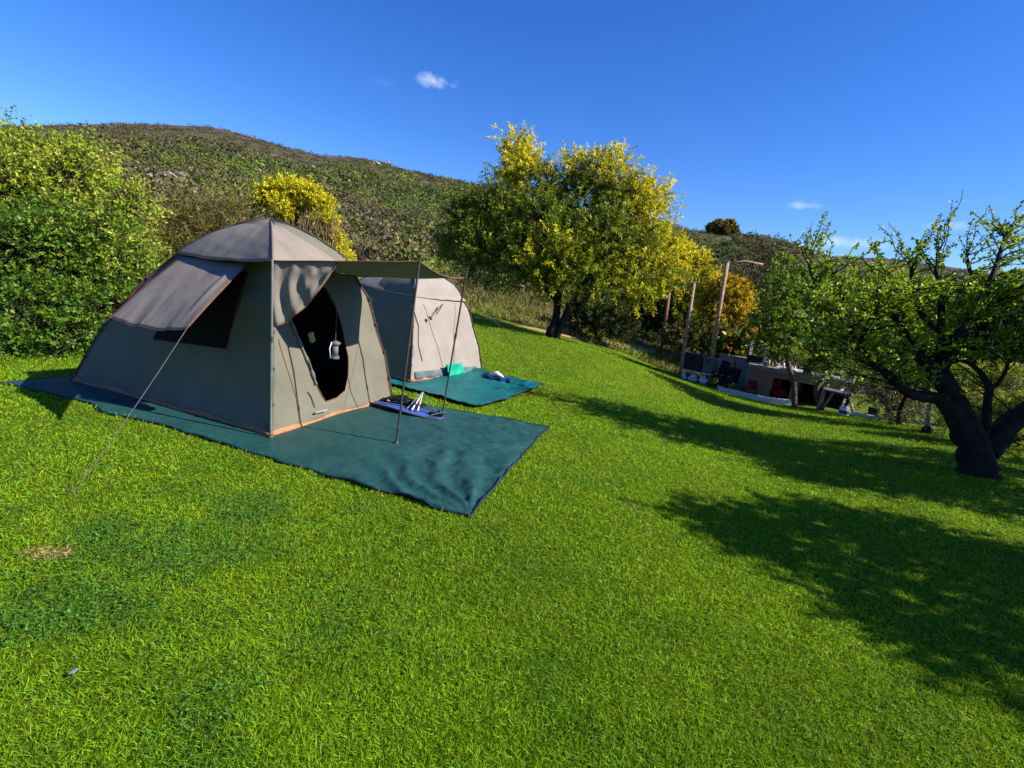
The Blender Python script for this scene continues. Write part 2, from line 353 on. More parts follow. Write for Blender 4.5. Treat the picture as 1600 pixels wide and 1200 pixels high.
def build_tent(name, org, ax, ay, fab, label, second=False):
    ARC = 0
    root = empty(name, org, label, 'tent')
    T = lambda q: org + q[0]*ax + q[1]*ay + q[2]*EZ
    def surf(P0, P1, horiz, v, z, amp=.012, sd=0.):
        """wall panel between two bows; horiz = 0 (by a) or 1 (by b)"""
        p, q = P0(z), P1(z); t = (v-p[horiz])/(q[horiz]-p[horiz]+1e-9); s = p*(1-t)+q*t
        s[horiz] = v
        n_ = np.array([0, -1, 0.]) if horiz == 0 else np.array([-1, 0, 0.])
        k = amp*(mnoise.noise(Vector((v*1.6+sd, z*1.1, sd)))*1.4 + .5*mnoise.noise(Vector((v*4+sd+z*2, z*1.2, sd+3)))) - .02*math.sin(math.pi*min(max(t, 0), 1))*math.sin(math.pi*min(z/1.7, 1))
        return s + n_*k
    def wall(nm, P0, P1, horiz, m_, holes=(), ztop=2.0, seed=0., par=root):
        z = np.linspace(0, ztop, 15); pts = []; edges = []
        lo = [P0(q) for q in z]; hi = [P1(q) for q in z]
        loop = [(p[horiz], q) for p, q in zip(lo, z)] + [(p[horiz], q) for p, q in zip(hi[::-1], z[::-1])]
        inner_loop = []
        x0, x1 = lo[0][horiz], hi[0][horiz]
        def ring(lp):
            o = len(pts); pts.extend(lp); edges.extend([(o+i, o+(i+1) % len(lp)) for i in range(len(lp))])
        ring(loop)
        for hl in holes: ring(hl)
        for X in np.arange(min(x0, x1)+.03, max(x0, x1), .06):
            for Z in np.arange(.03, ztop, .06):
                a_, b_ = P0(Z)[horiz], P1(Z)[horiz]
                if min(a_, b_)+.02 < X < max(a_, b_)-.02: pts.append((X, Z))
        V, E_, Fc, *_ = delaunay_2d_cdt([Vector(p) for p in pts], edges, [], 1, 1e-5)
        def inside(pt, lp):
            c = False; j = len(lp)-1
            for i in range(len(lp)):
                if (lp[i][1] > pt[1]) != (lp[j][1] > pt[1]) and pt[0] < (lp[j][0]-lp[i][0])*(pt[1]-lp[i][1])/(lp[j][1]-lp[i][1]+1e-12)+lp[i][0]: c = not c
                j = i
            return c
        F = []
        for f in Fc:
            c = sum((Vector(V[i]) for i in f), Vector((0, 0)))/len(f)
            if inside(c, loop) and not any(inside(c, hl) for hl in holes): F.append(f)
        mb = MB(); mb.add([T(surf(P0, P1, horiz, v[0], v[1], sd=seed)) for v in V], F)
        return mb.build(nm, m_, par, smooth=True, solid=.003)
    def on(P0, P1, horiz, lp, off=.0, sd=0.):
        n_ = np.array([0, -1, 0.]) if horiz == 0 else np.array([-1, 0, 0.])
        return [T(surf(P0, P1, horiz, x, z, sd=sd) + n_*off) for x, z in lp]
    def dens(lp, k=6, close=True):
        o = []; n = len(lp); rg = n if close else n-1
        for i in range(rg):
            a_, b_ = lp[i], lp[(i+1) % n]
            o += [(a_[0]+(b_[0]-a_[0])*t/k, a_[1]+(b_[1]-a_[1])*t/k) for t in range(k)]
        if not close: o.append(lp[-1])
        else: o.append(lp[0])
        return o
    door = [(.37, 1.30), (.36, 1.14), (.41, 1.05), (.50, .83), (.58, .56), (.65, .36), (.71, .25), (.75, .195), (.92, .205), (1.06, .26), (1.13, .42), (1.17, .63), (1.16, .88), (1.10, 1.12), (.99, 1.36), (.85, 1.5), (.65, 1.55), (.45, 1.48)]
    win = [(.70, 1.46), (.75, .70), (1.79, .64), (1.66, 1.44)]
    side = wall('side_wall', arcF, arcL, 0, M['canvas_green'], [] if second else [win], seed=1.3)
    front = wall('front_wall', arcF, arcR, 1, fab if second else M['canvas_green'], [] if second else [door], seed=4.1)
    wall('rear_wall', arcL, arcB, 1, M['canvas_green'], seed=7.7); wall('far_side_wall', arcR, arcB, 0, M['canvas_green'], seed=9.2)
    # window of dark net, a little behind the canvas
    if not second:
        mb = MB(); w8 = 10
        bil = lambda s_, t_: tuple((np.array(win[0])*(1-s_)+np.array(win[3])*s_)*(1-t_)+(np.array(win[1])*(1-s_)+np.array(win[2])*s_)*t_)
        mb.add(on(arcF, arcL, 0, [bil(i/w8, j/w8) for i in range(w8+1) for j in range(w8+1)], -.004, 1.3), [(i*(w8+1)+j, i*(w8+1)+j+1, (i+1)*(w8+1)+j+1, (i+1)*(w8+1)+j) for i in range(w8) for j in range(w8)])
        wn = mb.build('window', M['net'], root, solid=.002)
        MB().tube(on(arcF, arcL, 0, dens(win), .004, 1.3), .0045, 6).build('window_piping', M['orange'], wn)
    # bows with orange piping
    for nm, A in (('corner_bow', arcF), ('corner_bow', arcR), ('corner_bow', arcL), ('corner_bow', arcB)):
        cen = np.array([1.2, .93, 0])
        P = []
        for z in np.linspace(0.01, 2.02, 26):
            q = A(z); o_ = q-cen; o_[2] = 0; q = q + unit(o_)*.022; P.append(T(q))
        bow = MB().tube(P, .009, 8).build(nm, M['pole_dark'], root, smooth=True)
        P2 = [p+unit(np.array([p[0]-T(cen)[0], p[1]-T(cen)[1], 0]))*-.014 for p in P]
        MB().tube(P2[:21], .008, 6).build('bow_piping', M['orange'], bow, smooth=True)
        for z in (.3, .62, .95, 1.25):      # clips that hold the cloth on the bow
            q = A(z); o_ = q-cen; o_[2] = 0; q = q+unit(o_)*.02
            MB().box(T(q), (.035, .035, .03)).build('bow_clip', M['pole_dark'], bow, bevel=.004)
    # groundsheet band round the foot
    for P0, P1, hz, sd_ in ((arcF, arcL, 0, 1.3), (arcF, arcR, 1, 4.1)):
        x0, x1 = P0(0)[hz], P1(0)[hz]; xs = np.linspace(x0, x1, 50)
        lo = on(P0, P1, hz, [(x, .0) for x in xs], .012, sd_); hi = on(P0, P1, hz, [(x, .055+.012*math.sin(x*9)) for x in xs], .007, sd_)
        mb = MB(); mb.add(list(lo)+list(hi), [(i, i+1, 51+i, 50+i) for i in range(49)])
        mb.build('groundsheet_band', M['orange_band'] if hz else M['orange_band'], root, solid=.003, smooth=True)
    # seams and drawn-on shadow lines on the front wall
    def seam(lp, par=front, r=.004, m_='orange', nm='seam', sd_=4.1, hz=1, P=(arcF, arcR)):
        MB().tube(on(P[0], P[1], hz, dens(lp, 6, False), .005, sd_), r, 6).build(nm, M[m_], par)
    # fly sheet: three sides of the cap over the bows
    apex = np.array([1.03, .92, 2.01])
    EF = np.array([.0, -.01, 1.61]) if not second else np.array([.36, .33, 1.46])
    ER = np.array([.36, 1.60, 1.50]) if not second else np.array([.30, 1.60, 1.42]); EL = np.array([1.88, .47, 1.55]); EB = np.array([1.88, 1.40, 1.55])
    def cap(P0, P1, bulge, sag, seed, n=26, m2=26, fold=0.0):
        V = []; F = []
        for i in range(n+1):
            u = i/n                                   # 0 apex, 1 eave
            for j in range(m2+1):
                t = j/m2; e = P0*(1-t)+P1*t
                q = apex*(1-u)+e*u
                q = q + np.array([0, 0, 1])*(bulge*math.sin(math.pi*u)*(1-.35*math.sin(math.pi*t)) - sag*u*math.sin(math.pi*t))
                o_ = q-np.array([1.1, .92, q[2]]); 
                q = q + unit(o_)*(.05*math.sin(math.pi*u))
                wv = .016*mnoise.noise(Vector((t*7+seed, u*2.2, seed)))*math.sin(math.pi*min(t*1.0, 1))*u + .012*mnoise.noise(Vector((t*3+u*6, seed, u*3)))*u*math.sin(math.pi*t)
                q = q+np.array([0, 0, wv+fold*math.exp(-((t-.6-(u-.5)*.8)/.07)**2)*u*(1-u)*4])
                V.append(T(q))
        for i in range(n):
            for j in range(m2):
                a_ = i*(m2+1)+j; F.append((a_, a_+1, a_+m2+2, a_+m2+1))
        return V, F
    fly = MB()
    for args in ((EF, EL, .05, .03, 1.), (EF, ER, .05, .01, 5., 26, 26, .02), (ER, EB, .05, .03, 9.), (EL, EB, .05, .03, 14.)): fly.add(*cap(*args))
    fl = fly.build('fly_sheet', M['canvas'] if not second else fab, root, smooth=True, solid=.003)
    ridge_ = [cap(EF, ER, .05, .01, 5.)[0][i*27] for i in range(27)]
    MB().tube([p+np.array([0, 0, .004]) for p in ridge_], .005, 6).build('fly_seam', M['orange'], fl, smooth=True)
    ridge_ = [cap(EL, EB, .05, .03, 14.)[0][i*27] for i in range(27)]
    MB().tube([p+np.array([0, 0, .004]) for p in ridge_], .007, 6).build('fly_seam', M['pole_dark'], fl, smooth=True)
    eave = [cap(EF, EL, .05, .03, 1.)[0][26*27+j] for j in range(27)]
    MB().tube([p-np.array([0, 0, .004]) for p in eave], .0045, 6).build('fly_piping', M['orange'], fl, smooth=True)
    eave = [cap(EF, ER, .05, .01, 5.)[0][26*27+j] for j in range(27)]
    MB().tube([p-np.array([0, 0, .004]) for p in eave], .0045, 6).build('fly_piping', M['orange'] if not second else M['pole_dark'], fl, smooth=True)
    return root, T, on, dens, seam, front, side, door, apex, EF, ER, EL, fl

tent, T1, on1, dens1, seam1, front1, side1, door1, apex1, EF1, ER1, EL1, fly1 = build_tent('dome_tent', GF + np.array([0, 0, .03]), EX, EY, M['canvas_green'], 'large khaki canvas tent with open dark doorway and raised window flap')
def grid(fn, nu, nv):
    V = [fn(i/nu, j/nv) for i in range(nu+1) for j in range(nv+1)]
    return V, [(i*(nv+1)+j, i*(nv+1)+j+1, (i+1)*(nv+1)+j+1, (i+1)*(nv+1)+j) for i in range(nu) for j in range(nv)]
ns = lambda *a: mnoise.noise(Vector(a))
# door: piping, zip, flap rolled to the side, near-black inner sheets and what hangs inside
MB().tube(on1(arcF, arcR, 1, dens1(door1, 5), .006, 4.1), .0045, 6).build('door_piping', M['orange'], front1)
MB().tube(on1(arcF, arcR, 1, dens1([(.36, 1.16), (.395, 1.07), (.48, .86), (.56, .60), (.62, .40)], 5, False), .016, 4.1), [.016+.006*math.sin(i*1.9) for i in range(21)], 8).build('door_flap', M['canvas_green'], front1, smooth=True)
seam1([(.23, .88), (.27, .6), (.34, .3), (.35, .06)], nm='seam')  # shadow of the left awning pole on the wall, drawn as a line
seam1([(1.24, .0), (1.20, .10), (1.15, .22), (1.12, .43)], m_='pole_dark', r=.003)  # shadow of the right awning pole on the wall, drawn as a dark line
MB().box(T1(np.array([-.02, .62, .13])), (.17, .006, .02), [EY, EX, EZ]).build('door_toggle', mat('white_tape', (.3, .29, .26)), front1)
# ventilation flap line beside the doorway
seam1([(.50, .34), (.54, .28), (.57, .17)], m_='pole_dark', r=.008)
# near-black inner sheets: the inside's shade put into their colour
dark_sheet = MB()
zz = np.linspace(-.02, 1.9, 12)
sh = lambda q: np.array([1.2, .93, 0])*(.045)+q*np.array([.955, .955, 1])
dark_sheet.add([T1(sh(arcL(z))) for z in zz]+[T1(sh(arcB(z))) for z in zz], [(i, i+1, 12+i+1, 12+i) for i in range(11)])
dark_sheet.add([T1(sh(arcR(z))) for z in zz]+[T1(sh(arcB(z))) for z in zz], [(i, i+1, 12+i+1, 12+i) for i in range(11)])
dark_sheet.add([T1(sh(arcF(z))) for z in zz]+[T1(sh(arcL(z))) for z in zz], [(i, i+1, 12+i+1, 12+i) for i in range(11)])
dark_sheet.build('inner_dark_sheet', M['inside'], tent)
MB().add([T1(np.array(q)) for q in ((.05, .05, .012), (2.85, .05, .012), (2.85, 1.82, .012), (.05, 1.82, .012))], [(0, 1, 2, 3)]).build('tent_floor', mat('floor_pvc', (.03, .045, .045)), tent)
# front awning and its gusset
A1 = np.array([-1.12, .53, 1.745]); A2 = np.array([-1.03, 1.56, 1.63])
def awn(u, v):
    e = EF1*(1-v)+ER1*v; f = A1*(1-v)+A2*v - np.array([0, 0, .05*math.sin(math.pi*v)])
    q = e*(1-u)+f*u
    s = -.045*math.sin(math.pi*u)*(math.sin(math.pi*v)*.8+.0) + .014*ns(u*3, v*6, 2.)*math.sin(math.pi*u)
    return T1(q+np.array([0, 0, s]))
V, F = grid(awn, 30, 24)
aw = MB().add(V, F).build('front_awning', M['canvas'], tent, smooth=True, solid=.003)
edge = [awn(i/30, 0) for i in range(31)]+[awn(1, j/24) for j in range(1, 25)]+[awn(1-i/30, 1) for i in range(1, 31)]
MB().tube([p-np.array([0, 0, .004]) for p in edge], .0045, 6).build('awning_piping', M['orange'], aw, smooth=True)
def gus(u, v):      # hangs below the near edge; deep at the corner pole, nothing halfway out
    top = EF1*(1-.44*u)+A1*.44*u
    depth = .56*(1-u**1.7)+ .012
    q = top + np.array([0, 0, -.006-depth*v])
    k = .022*math.sin(u*23+1.5*math.sin(v*4))*(1-u)*(.3+v)+.018*ns(u*9, v*4, 5)-.03
    return T1(q+np.array([-.39*k, -.92*k-.01, 0]))
V, F = grid(gus, 36, 16)
gs = MB().add(V, F).build('awning_gusset', M['canvas'], tent, smooth=True, solid=.003)
MB().tube([gus(i/36, 1) for i in range(37)], .0045, 6).build('gusset_piping', M['orange'], gs, smooth=True)
# window flap, guyed out as a second awning
H0 = np.array([.66, .395, 1.60]); H1 = np.array([1.76, .465, 1.52]); W0 = np.array([.26, -.60, 1.03-.03]); W1 = np.array([1.62, -.355, .94-.03])
W0[2] += .01
def wfl(u, v):
    q = (H0*(1-v)+H1*v)*(1-u)+(W0*(1-v)+W1*v)*u
    s = -.05*math.sin(math.pi*v)*u**2 + .015*math.sin(math.pi*u) + .016*ns(v*7+u*1.5, u*1.6, 7.)*u**1.5*(.25+math.sin(math.pi*v)) + .008*ns(v*22, u*1.5, 3.)*u**3
    s += .02*math.exp(-((v-.10-.05*u)/.03)**2)*math.sin(math.pi*u)
    return T1(q+np.array([0, 0, s]))
V, F = grid(wfl, 30, 44)
wf = MB().add(V, F).build('window_flap', M['canvas'], tent, smooth=True, solid=.003)
edge = [wfl(i/30, 0) for i in range(31)]+[wfl(1, j/44) for j in range(1, 45)]+[wfl(1-i/30, 1) for i in range(1, 31)]
MB().tube(edge, .0045, 6).build('flap_piping', M['orange'], wf, smooth=True)
# poles
def pole(name, a_, b_, r, m_, par, foot=True):
    mb = MB().tube([a_, a_*.5+b_*.5, b_], r, 10)
    o = mb.build(name, M[m_], par, smooth=False)
    if foot:
        MB().tube([a_-np.array([0, 0, .004]), a_+np.array([0, 0, .03])], [.03, .016], 10).build('pole_foot', M['pole_dark'], o)
        mid = a_*.45+b_*.55; MB().tube([mid, mid+unit(b_-a_)*.05], r*1.5, 10).build('pole_clamp', M['pole_dark'], o)
    return o
up = np.array([0, 0, .06])
pole('corner_pole', T1(np.array([-.03, -.03, .02])), T1(EF1)+np.array([0, 0, .01]), .011, 'pole', tent)
p1b = np.array([-1.03, 4.62, .065]); p2b = np.array([-.76, 5.67, .065])
pole('awning_pole', p1b, T1(A1)+np.array([0, 0, .02]), .010, 'pole_dark', tent)
pole('awning_pole', p2b, T1(A2)+np.array([.02, 0, .10]), .010, 'pole_dark', tent)
def rope(name, a_, b_, m_='rope', r=.003, sag=.02, par=None):
    P = [a_*(1-t)+b_*t-np.array([0, 0, sag*math.sin(math.pi*t)]) for t in np.linspace(0, 1, 14)]
    return MB().tube(P, r, 6).build(name, M[m_], par, smooth=True)
stake1 = drop(np.array([-2.79, 3.10, 0])); stake2 = gnd(1010, 832); stake3 = gnd(100, 592); 
rope('guy_rope', wfl(1, 0), stake1+np.array([0, 0, .04]), r=.0028, par=tent)
rope('guy_rope', wfl(1, 1), drop(T1(np.array([2.2, -1.25, 0])))+np.array([0, 0, .04]), 'rope_dark', par=tent)
rope('guy_rope', awn(1, 1), stake2+np.array([0, 0, .04]), 'rope_dark', .0025, par=tent)
0 and rope('guy_rope', awn(1, 0), awn(1, 0)*0+drop(np.array([1.2, 2.9, 0]))*0+stake2+np.array([0, 0, .04]), 'rope_dark', .0018, par=tent)
for k_, (s, lb) in enumerate(((stake1, 'small tent peg in the lawn holding the rope from the window flap'), (stake2, 'small metal tent peg in the open lawn right of the big mat'))):
    e_ = empty('tent_peg', s, lb, 'tent peg', 'tent pegs in the grass')
    MB().tube([s+np.array([.02, .02, -.08]), s+np.array([-.012, -.012, .05])], .004, 8).build('peg_shaft', M['pole'], e_)
    MB().tube([s+np.array([-.012, -.012, .05]), s+np.array([-.03, -.03, .056]), s+np.array([-.04, -.035, .04])], .004, 8).build('peg_hook', M['pole_dark'], e_)

# second tent, further down the slope
F2 = at(640, 603, 9.0); F2 = np.array([F2[0], F2[1], h1(F2[0], F2[1])+.06])
ang = R_(52); AY2 = np.array([math.cos(ang), math.sin(ang), .0]); AX2 = np.array([-math.sin(ang), math.cos(ang), 0])
AX2 = np.array([math.cos(R_(155)), math.sin(R_(155)), 0])
tent2, T2, on2, dens2, seam2, front2, side2, *_ , fly2 = build_tent('dome_tent', F2, AX2, AY2, M['canvas_beige'], 'smaller looking beige canvas tent with closed door standing behind the open tent', second=True)
seam2([(.50, 1.34), (.62, .9), (.74, .5), (.83, .12)], par=front2)
seam2([(1.30, 1.38), (1.18, .8), (1.1, .2)], par=front2, m_='rope', r=.003)
seam2([(.20, 1.30), (.30, .95), (.24, .6), (.30, .35)], par=front2, m_='pole_dark', r=.010, nm='door_flap_edge')
MB().tube([T2(np.array([.20, .86, 1.36])), T2(np.array([.16, .74, 1.24])), T2(np.array([.15, .66, 1.17])), T2(np.array([.17, .70, 1.24])), T2(np.array([.20, .84, 1.35]))], .008, 6).build('door_tie', M['rope_dark'], front2, smooth=True)
MB().tube([T2(np.array([.15, .50, 1.13])), T2(np.array([.15, .55, 1.09]))], [.018, .03], 8).build('door_toggle', M['pole_dark'], front2)
# grey panel low down
V, F = grid(lambda u, v: on2(arcF, arcR, 1, [(.10+1.60*u, .04+.13*v)], .014+.01*math.sin(u*31), 4.1)[0], 30, 3)
MB().add(V, F).build('mud_flap', mat('grey_green_flap', (.12, .17, .16), (.07, .1, .1)), front2, smooth=True, solid=.003)
# far wisp of the second tent's side canopy seen past the awning corner
rope('guy_rope', T2(np.array([.3, 1.6, 1.42])), gnd(905, 596)+np.array([0, 0, .03]), 'rope_dark', .003, par=tent2)

# ------------------------------------------------------------------ ground mats
def ground_mat(name, P00, P10, P01, P11, m_, label, nu, nv, folds, lift=.035, base=None):
    root = None
    V = []
    uvs = [(i/nu, j/nv) for i in range(nu+1) for j in range(nv+1)]
    U = np.array(uvs); u = U[:, 0]; v = U[:, 1]
    P = (P00[None]*(1-u)[:, None]+P10[None]*u[:, None])*(1-v)[:, None] + (P01[None]*(1-u)[:, None]+P11[None]*u[:, None])*v[:, None]
    x = P[:, 0].copy(); y = P[:, 1].copy()
    edge = np.minimum(np.minimum(u, 1-u)*np.linalg.norm(P10-P00), np.minimum(v, 1-v)*np.linalg.norm(P01-P00))
    wv = fbm(x, y, 1.6, 3, 5)*.10*np.exp(-edge/.25)
    x += wv*.7; y += wv
    z = H(x, y)+lift + np.maximum(folds(x, y, u, v, edge), -lift+.012)
    i = np.arange(nu)[:, None]; j = np.arange(nv)[None, :]
    F = np.stack([i*(nv+1)+j, i*(nv+1)+j+1, (i+1)*(nv+1)+j+1, (i+1)*(nv+1)+j], -1).reshape(-1, 4)
    o = npmesh(name, np.c_[x, y, z], F, m_, smooth=True)
    tag(o, label, 'ground mat', 'green mats under the tents')
    s = o.modifiers.new('s', 'SOLIDIFY'); s.thickness = .008; s.offset = 1
    g = lambda i_, j_: np.array([x[i_*(nv+1)+j_], y[i_*(nv+1)+j_], z[i_*(nv+1)+j_]+.002])
    rim = [g(i_, 0) for i_ in range(nu+1)]+[g(nu, j_) for j_ in range(1, nv+1)]+[g(i_, nv) for i_ in range(nu-1, -1, -1)]+[g(0, j_) for j_ in range(nv-1, -1, -1)]
    hem = MB().tube(rim, .011, 6).build('hem', M['mat_hem'], o, smooth=True)
    return o
def folds1(x, y, u, v, e):
    cx, cy = -.19, 3.42
    r = np.hypot(x-cx, y-cy); th = np.arctan2(y-cy, x-cx)
    rad = (np.abs(np.sin(th*9+fbm(x,y,1.7,3,51)*5))**3)*.030*np.exp(-((r-.45)/.8)**2)*np.clip(r/.25, 0, 1)
    # long soft wrinkles across, and crumples toward the free right-hand end
    wr = np.abs(fbm(x*.9+y*.35, y*2.2-x*.5, 2.1, 3, 11))*-.05*np.clip((x+1.6)/1.2, 0, 1)
    cr = (.5-np.abs(fbm(x, y, 2.6, 3, 21)))*.03*np.clip((x+.9)/.8, 0, 1)
    big = fbm(x, y, .8, 2, 2)*.012 + (.3-np.abs(fbm(x*.8+y*.6, y*1.3-x*.4, 6., 3, 61)))*.026*np.clip((x+2.0)/1.5, 0, 1)
    ins = (x < -2.2) | ((y-3.42) > .2)
    return rad+wr+cr+big+.02*np.exp(-e/.06)*np.clip(fbm(x, y, 1.9, 2, 8)+.2, 0, 1) - .015*np.exp(-e/.10) - .012*np.exp(-e/.04) 
PM = [np.array(p) for p in ((-.19, 3.42), (.50, 5.97), (-5.44, 5.27), (-4.75, 7.80))]
def inside_tent_flat(f):
    def g(x, y, u, v, e):
        d = np.stack([x-GF[0], y-GF[1]], -1); a_ = d @ EX[:2]; b_ = d @ EY[:2]
        k = np.clip(np.maximum(np.maximum(-a_, a_-2.94), np.maximum(-b_, b_-1.87))/.3, 0, 1)
        return f(x, y, u, v, e)*k - .0
    return g
ground_mat('groundsheet', PM[0], PM[1], PM[2], PM[3], M['mat_green'], 'large dark green wrinkled ground mat under the open khaki tent', 150, 300, inside_tent_flat(folds1))
q = [gnd(738, 639), gnd(845, 608), gnd(610, 603), gnd(752, 585)]
def folds2(x, y, u, v, e): return np.abs(fbm(x*2.5-y, y, 2.0, 3, 31))*.05*np.clip(1-v, 0, 1) + .05*np.exp(-((u-.95)/.05)**2)*(1-v)**.3
dv = (q[2]-q[0]); 
ground_mat('groundsheet', q[0][:2], q[1][:2], (q[0]+dv*3.2)[:2], (q[1]+dv*3.0)[:2], M['mat_teal'], 'bright teal ground mat in front of the beige tent further back', 60, 120, folds2, lift=.045)

# worn dirt path along the far edge of the lawn
pth = [gnd(*c) for c in ((735, 494), (790, 506), (850, 518), (915, 531), (985, 543), (1050, 555), (1090, 562))]
pc = smooth_path(pth, 8); V = []; F = []
for i, p in enumerate(pc):
    w_ = .42+.14*ns(i*.3, 1., 2.)
    for s_ in (-1, 0, 1): V.append(drop(p+np.array([-.35, .94, 0])*s_*w_)+np.array([0, 0, .035 if s_ == 0 else .02]))
for i in range(len(pc)-1):
    for j in (0, 1): a_ = i*3+j; F.append((a_, a_+1, a_+4, a_+3))
tag(MB().add(V, F).build('dirt_path', mat('dirt', (.42, .27, .14), (.28, .19, .09), .95, 3, .6, 14), None, smooth=True), kind='structure')
# ------------------------------------------------------------------ grass
def in_poly(x, y, poly):
    c = np.zeros(len(x), bool); j = len(poly)-1
    for i in range(len(poly)):
        xi, yi = poly[i][:2]; xj, yj = poly[j][:2]
        c ^= ((yi > y) != (yj > y)) & (x < (xj-xi)*(y-yi)/(yj-yi+1e-12)+xi); j = i
    return c
matp = [PM[0]+np.array([-.02, .03]), PM[1]+np.array([-.03, -.01]), PM[3], PM[2]+np.array([.03, .0])]
mat2p = [q[0][:2], q[1][:2], (q[1]+dv*3)[:2], (q[0]+dv*3)[:2]]
clover_c = [(gnd(250, 860)[:2], .75, .42), (gnd(60, 960)[:2], .55, .30), (gnd(380, 800)[:2], .5, .3)]
def clover_w(x, y):
    k = np.zeros(len(x))
    for c, rx, ry in clover_c: k = np.maximum(k, 1.15-((x-c[0])/rx)**2-((y-c[1])/ry)**2)
    return np.clip(k*.75 + fbm(x, y, 3.0, 4, 4)*1.1, 0, 1)*.8
dry_c = gnd(72, 868)
def dry_w(x, y): return np.clip(1.3-((x-dry_c[0])/.135)**2-((y-dry_c[1])/.062)**2+fbm(x, y, 14., 2, 9)*.7, 0, 1)
NB = 760000
r = np.exp(rng.uniform(math.log(1.15), math.log(24), int(NB*1.0)))     # density falls as 1/r^2: even on the eye
az = rng.uniform(R_(-56), R_(58), len(r))
x = r*np.sin(az); y = r*np.cos(az)
keep = ~(in_poly(x, y, matp) | in_poly(x, y, mat2p))
lawn_edge = np.interp(np.degrees(az), [-60, -45, -38, -20, -6, 0, 5, 12, 20, 27, 33, 40, 60], [10, 10, 10.5, 12.5, 23, 22, 21, 22, 22, 20, 18.5, 16.5, 15])
keep &= r < lawn_edge
x, y, r = x[keep], y[keep], r[keep]; n = len(x); z = H(x, y)
cw = clover_w(x, y); dw = dry_w(x, y)
patch_n = fbm(x, y, 1.0, 4, 6); fine = fbm(x, y, 7., 2, 16)
D = np.c_[rng.normal(0, 1, n), rng.normal(0, 1, n), rng.uniform(.35, 1.5, n)]
D[:, :2] += np.c_[fbm(x, y, 9., 2, 41), fbm(x, y, 9., 2, 47)]*1.6
D[:, 2] *= np.where(dw > .3, .35, 1)
L = rng.uniform(.020, .044, n)*(1+.35*np.clip(r-3, 0, 20)/4)**.55*(1+.35*fine)
L *= np.where(in_poly(x, y, [p for p in matp]), .4, 1)
W = rng.uniform(.0028, .0050, n)*np.clip(r/2.6, .8, 9)**.8
base = np.array([.225, .395, .011])
hue = rng.normal(0, 1, n)
C = np.stack([base[0]*(1+.17*hue+.42*patch_n), base[1]*(1+.07*hue+.32*patch_n+.12*rng.normal(0, 1, n)), base[2]*np.ones(n)*(1+.5*rng.normal(0, 1, n))], -1)
straw = rng.random(n) < .012
C[straw] = np.array([.36, .33, .10])
C = C*(.55+.75*rng.random(n))[:, None]
dk = np.array([.06, .19, .022])
C = C*(1-cw[:, None]*.75) + dk*cw[:, None]*.75*(.7+.7*rng.random(n))[:, None]
dryc = np.array([.52, .34, .17])
C = np.where((dw > .25)[:, None] & (rng.random(n) < .93)[:, None], dryc*(.6+.7*rng.random(n))[:, None], C)
C = np.clip(C, .004, .8)
gr = leaves('lawn_grass', np.c_[x, y, z-.003], D, L, W, C, M['blade'], bend=.5)
tag(gr, 'short mown green grass covering the sloping lawn', 'grass', kind='stuff')
# clover: small round leaves in the darker patch
n = 26000; x = rng.uniform(-3.4, .1, n); y = rng.uniform(1.2, 3.6, n); k = clover_w(x, y)*(1-dry_w(x, y)); s = rng.random(n) < k; x, y = x[s], y[s]; n = len(x)
D = np.c_[rng.normal(0, 1, (n, 2)), rng.uniform(-.1, .7, n)]
C = np.array([.060, .19, .035])*(.6+.8*rng.random(n))[:, None]
cl = leaves('clover_patch', np.c_[x, y, H(x, y)+rng.uniform(.015, .04, n)], D, rng.uniform(.010, .02, n), rng.uniform(.009, .016, n), C, M['blade'], bend=.2)
tag(cl, 'patch of darker green clover growing in the near lawn', 'clover', kind='stuff')

# rough dry grass on the bank beyond the lawn
n = 60000; az = rng.uniform(R_(-16), R_(24), n); r = np.interp(np.degrees(az), [-16, -6, 0, 12, 24], [22.5, 23, 22.5, 23, 21]) + rng.random(n)**1.5*16
x = r*np.sin(az); y = r*np.cos(az)
kk = rng.random(n) < np.clip(.55+fbm(x, y, .5, 3, 77)*1.6, .12, 1); x, y, r = x[kk], y[kk], r[kk]; n = len(x)
D = np.c_[rng.normal(0, .55, (n, 2)), np.ones(n)]
pk = fbm(x, y, .35, 3, 15)
C = np.where((pk+rng.normal(0, .2, n) > .1)[:, None], np.array([.14, .21, .025]), np.array([.22, .20, .07]))*(.6+.7*rng.random(n))[:, None]
tag(leaves('bank_grass', np.c_[x, y, H(x, y)-.04], D, rng.uniform(.12, .42, n), rng.uniform(.02, .05, n), C, M['scrub'], bend=.5), 'rough dry grass on the bank behind the far edge of the lawn', 'grass', kind='stuff')
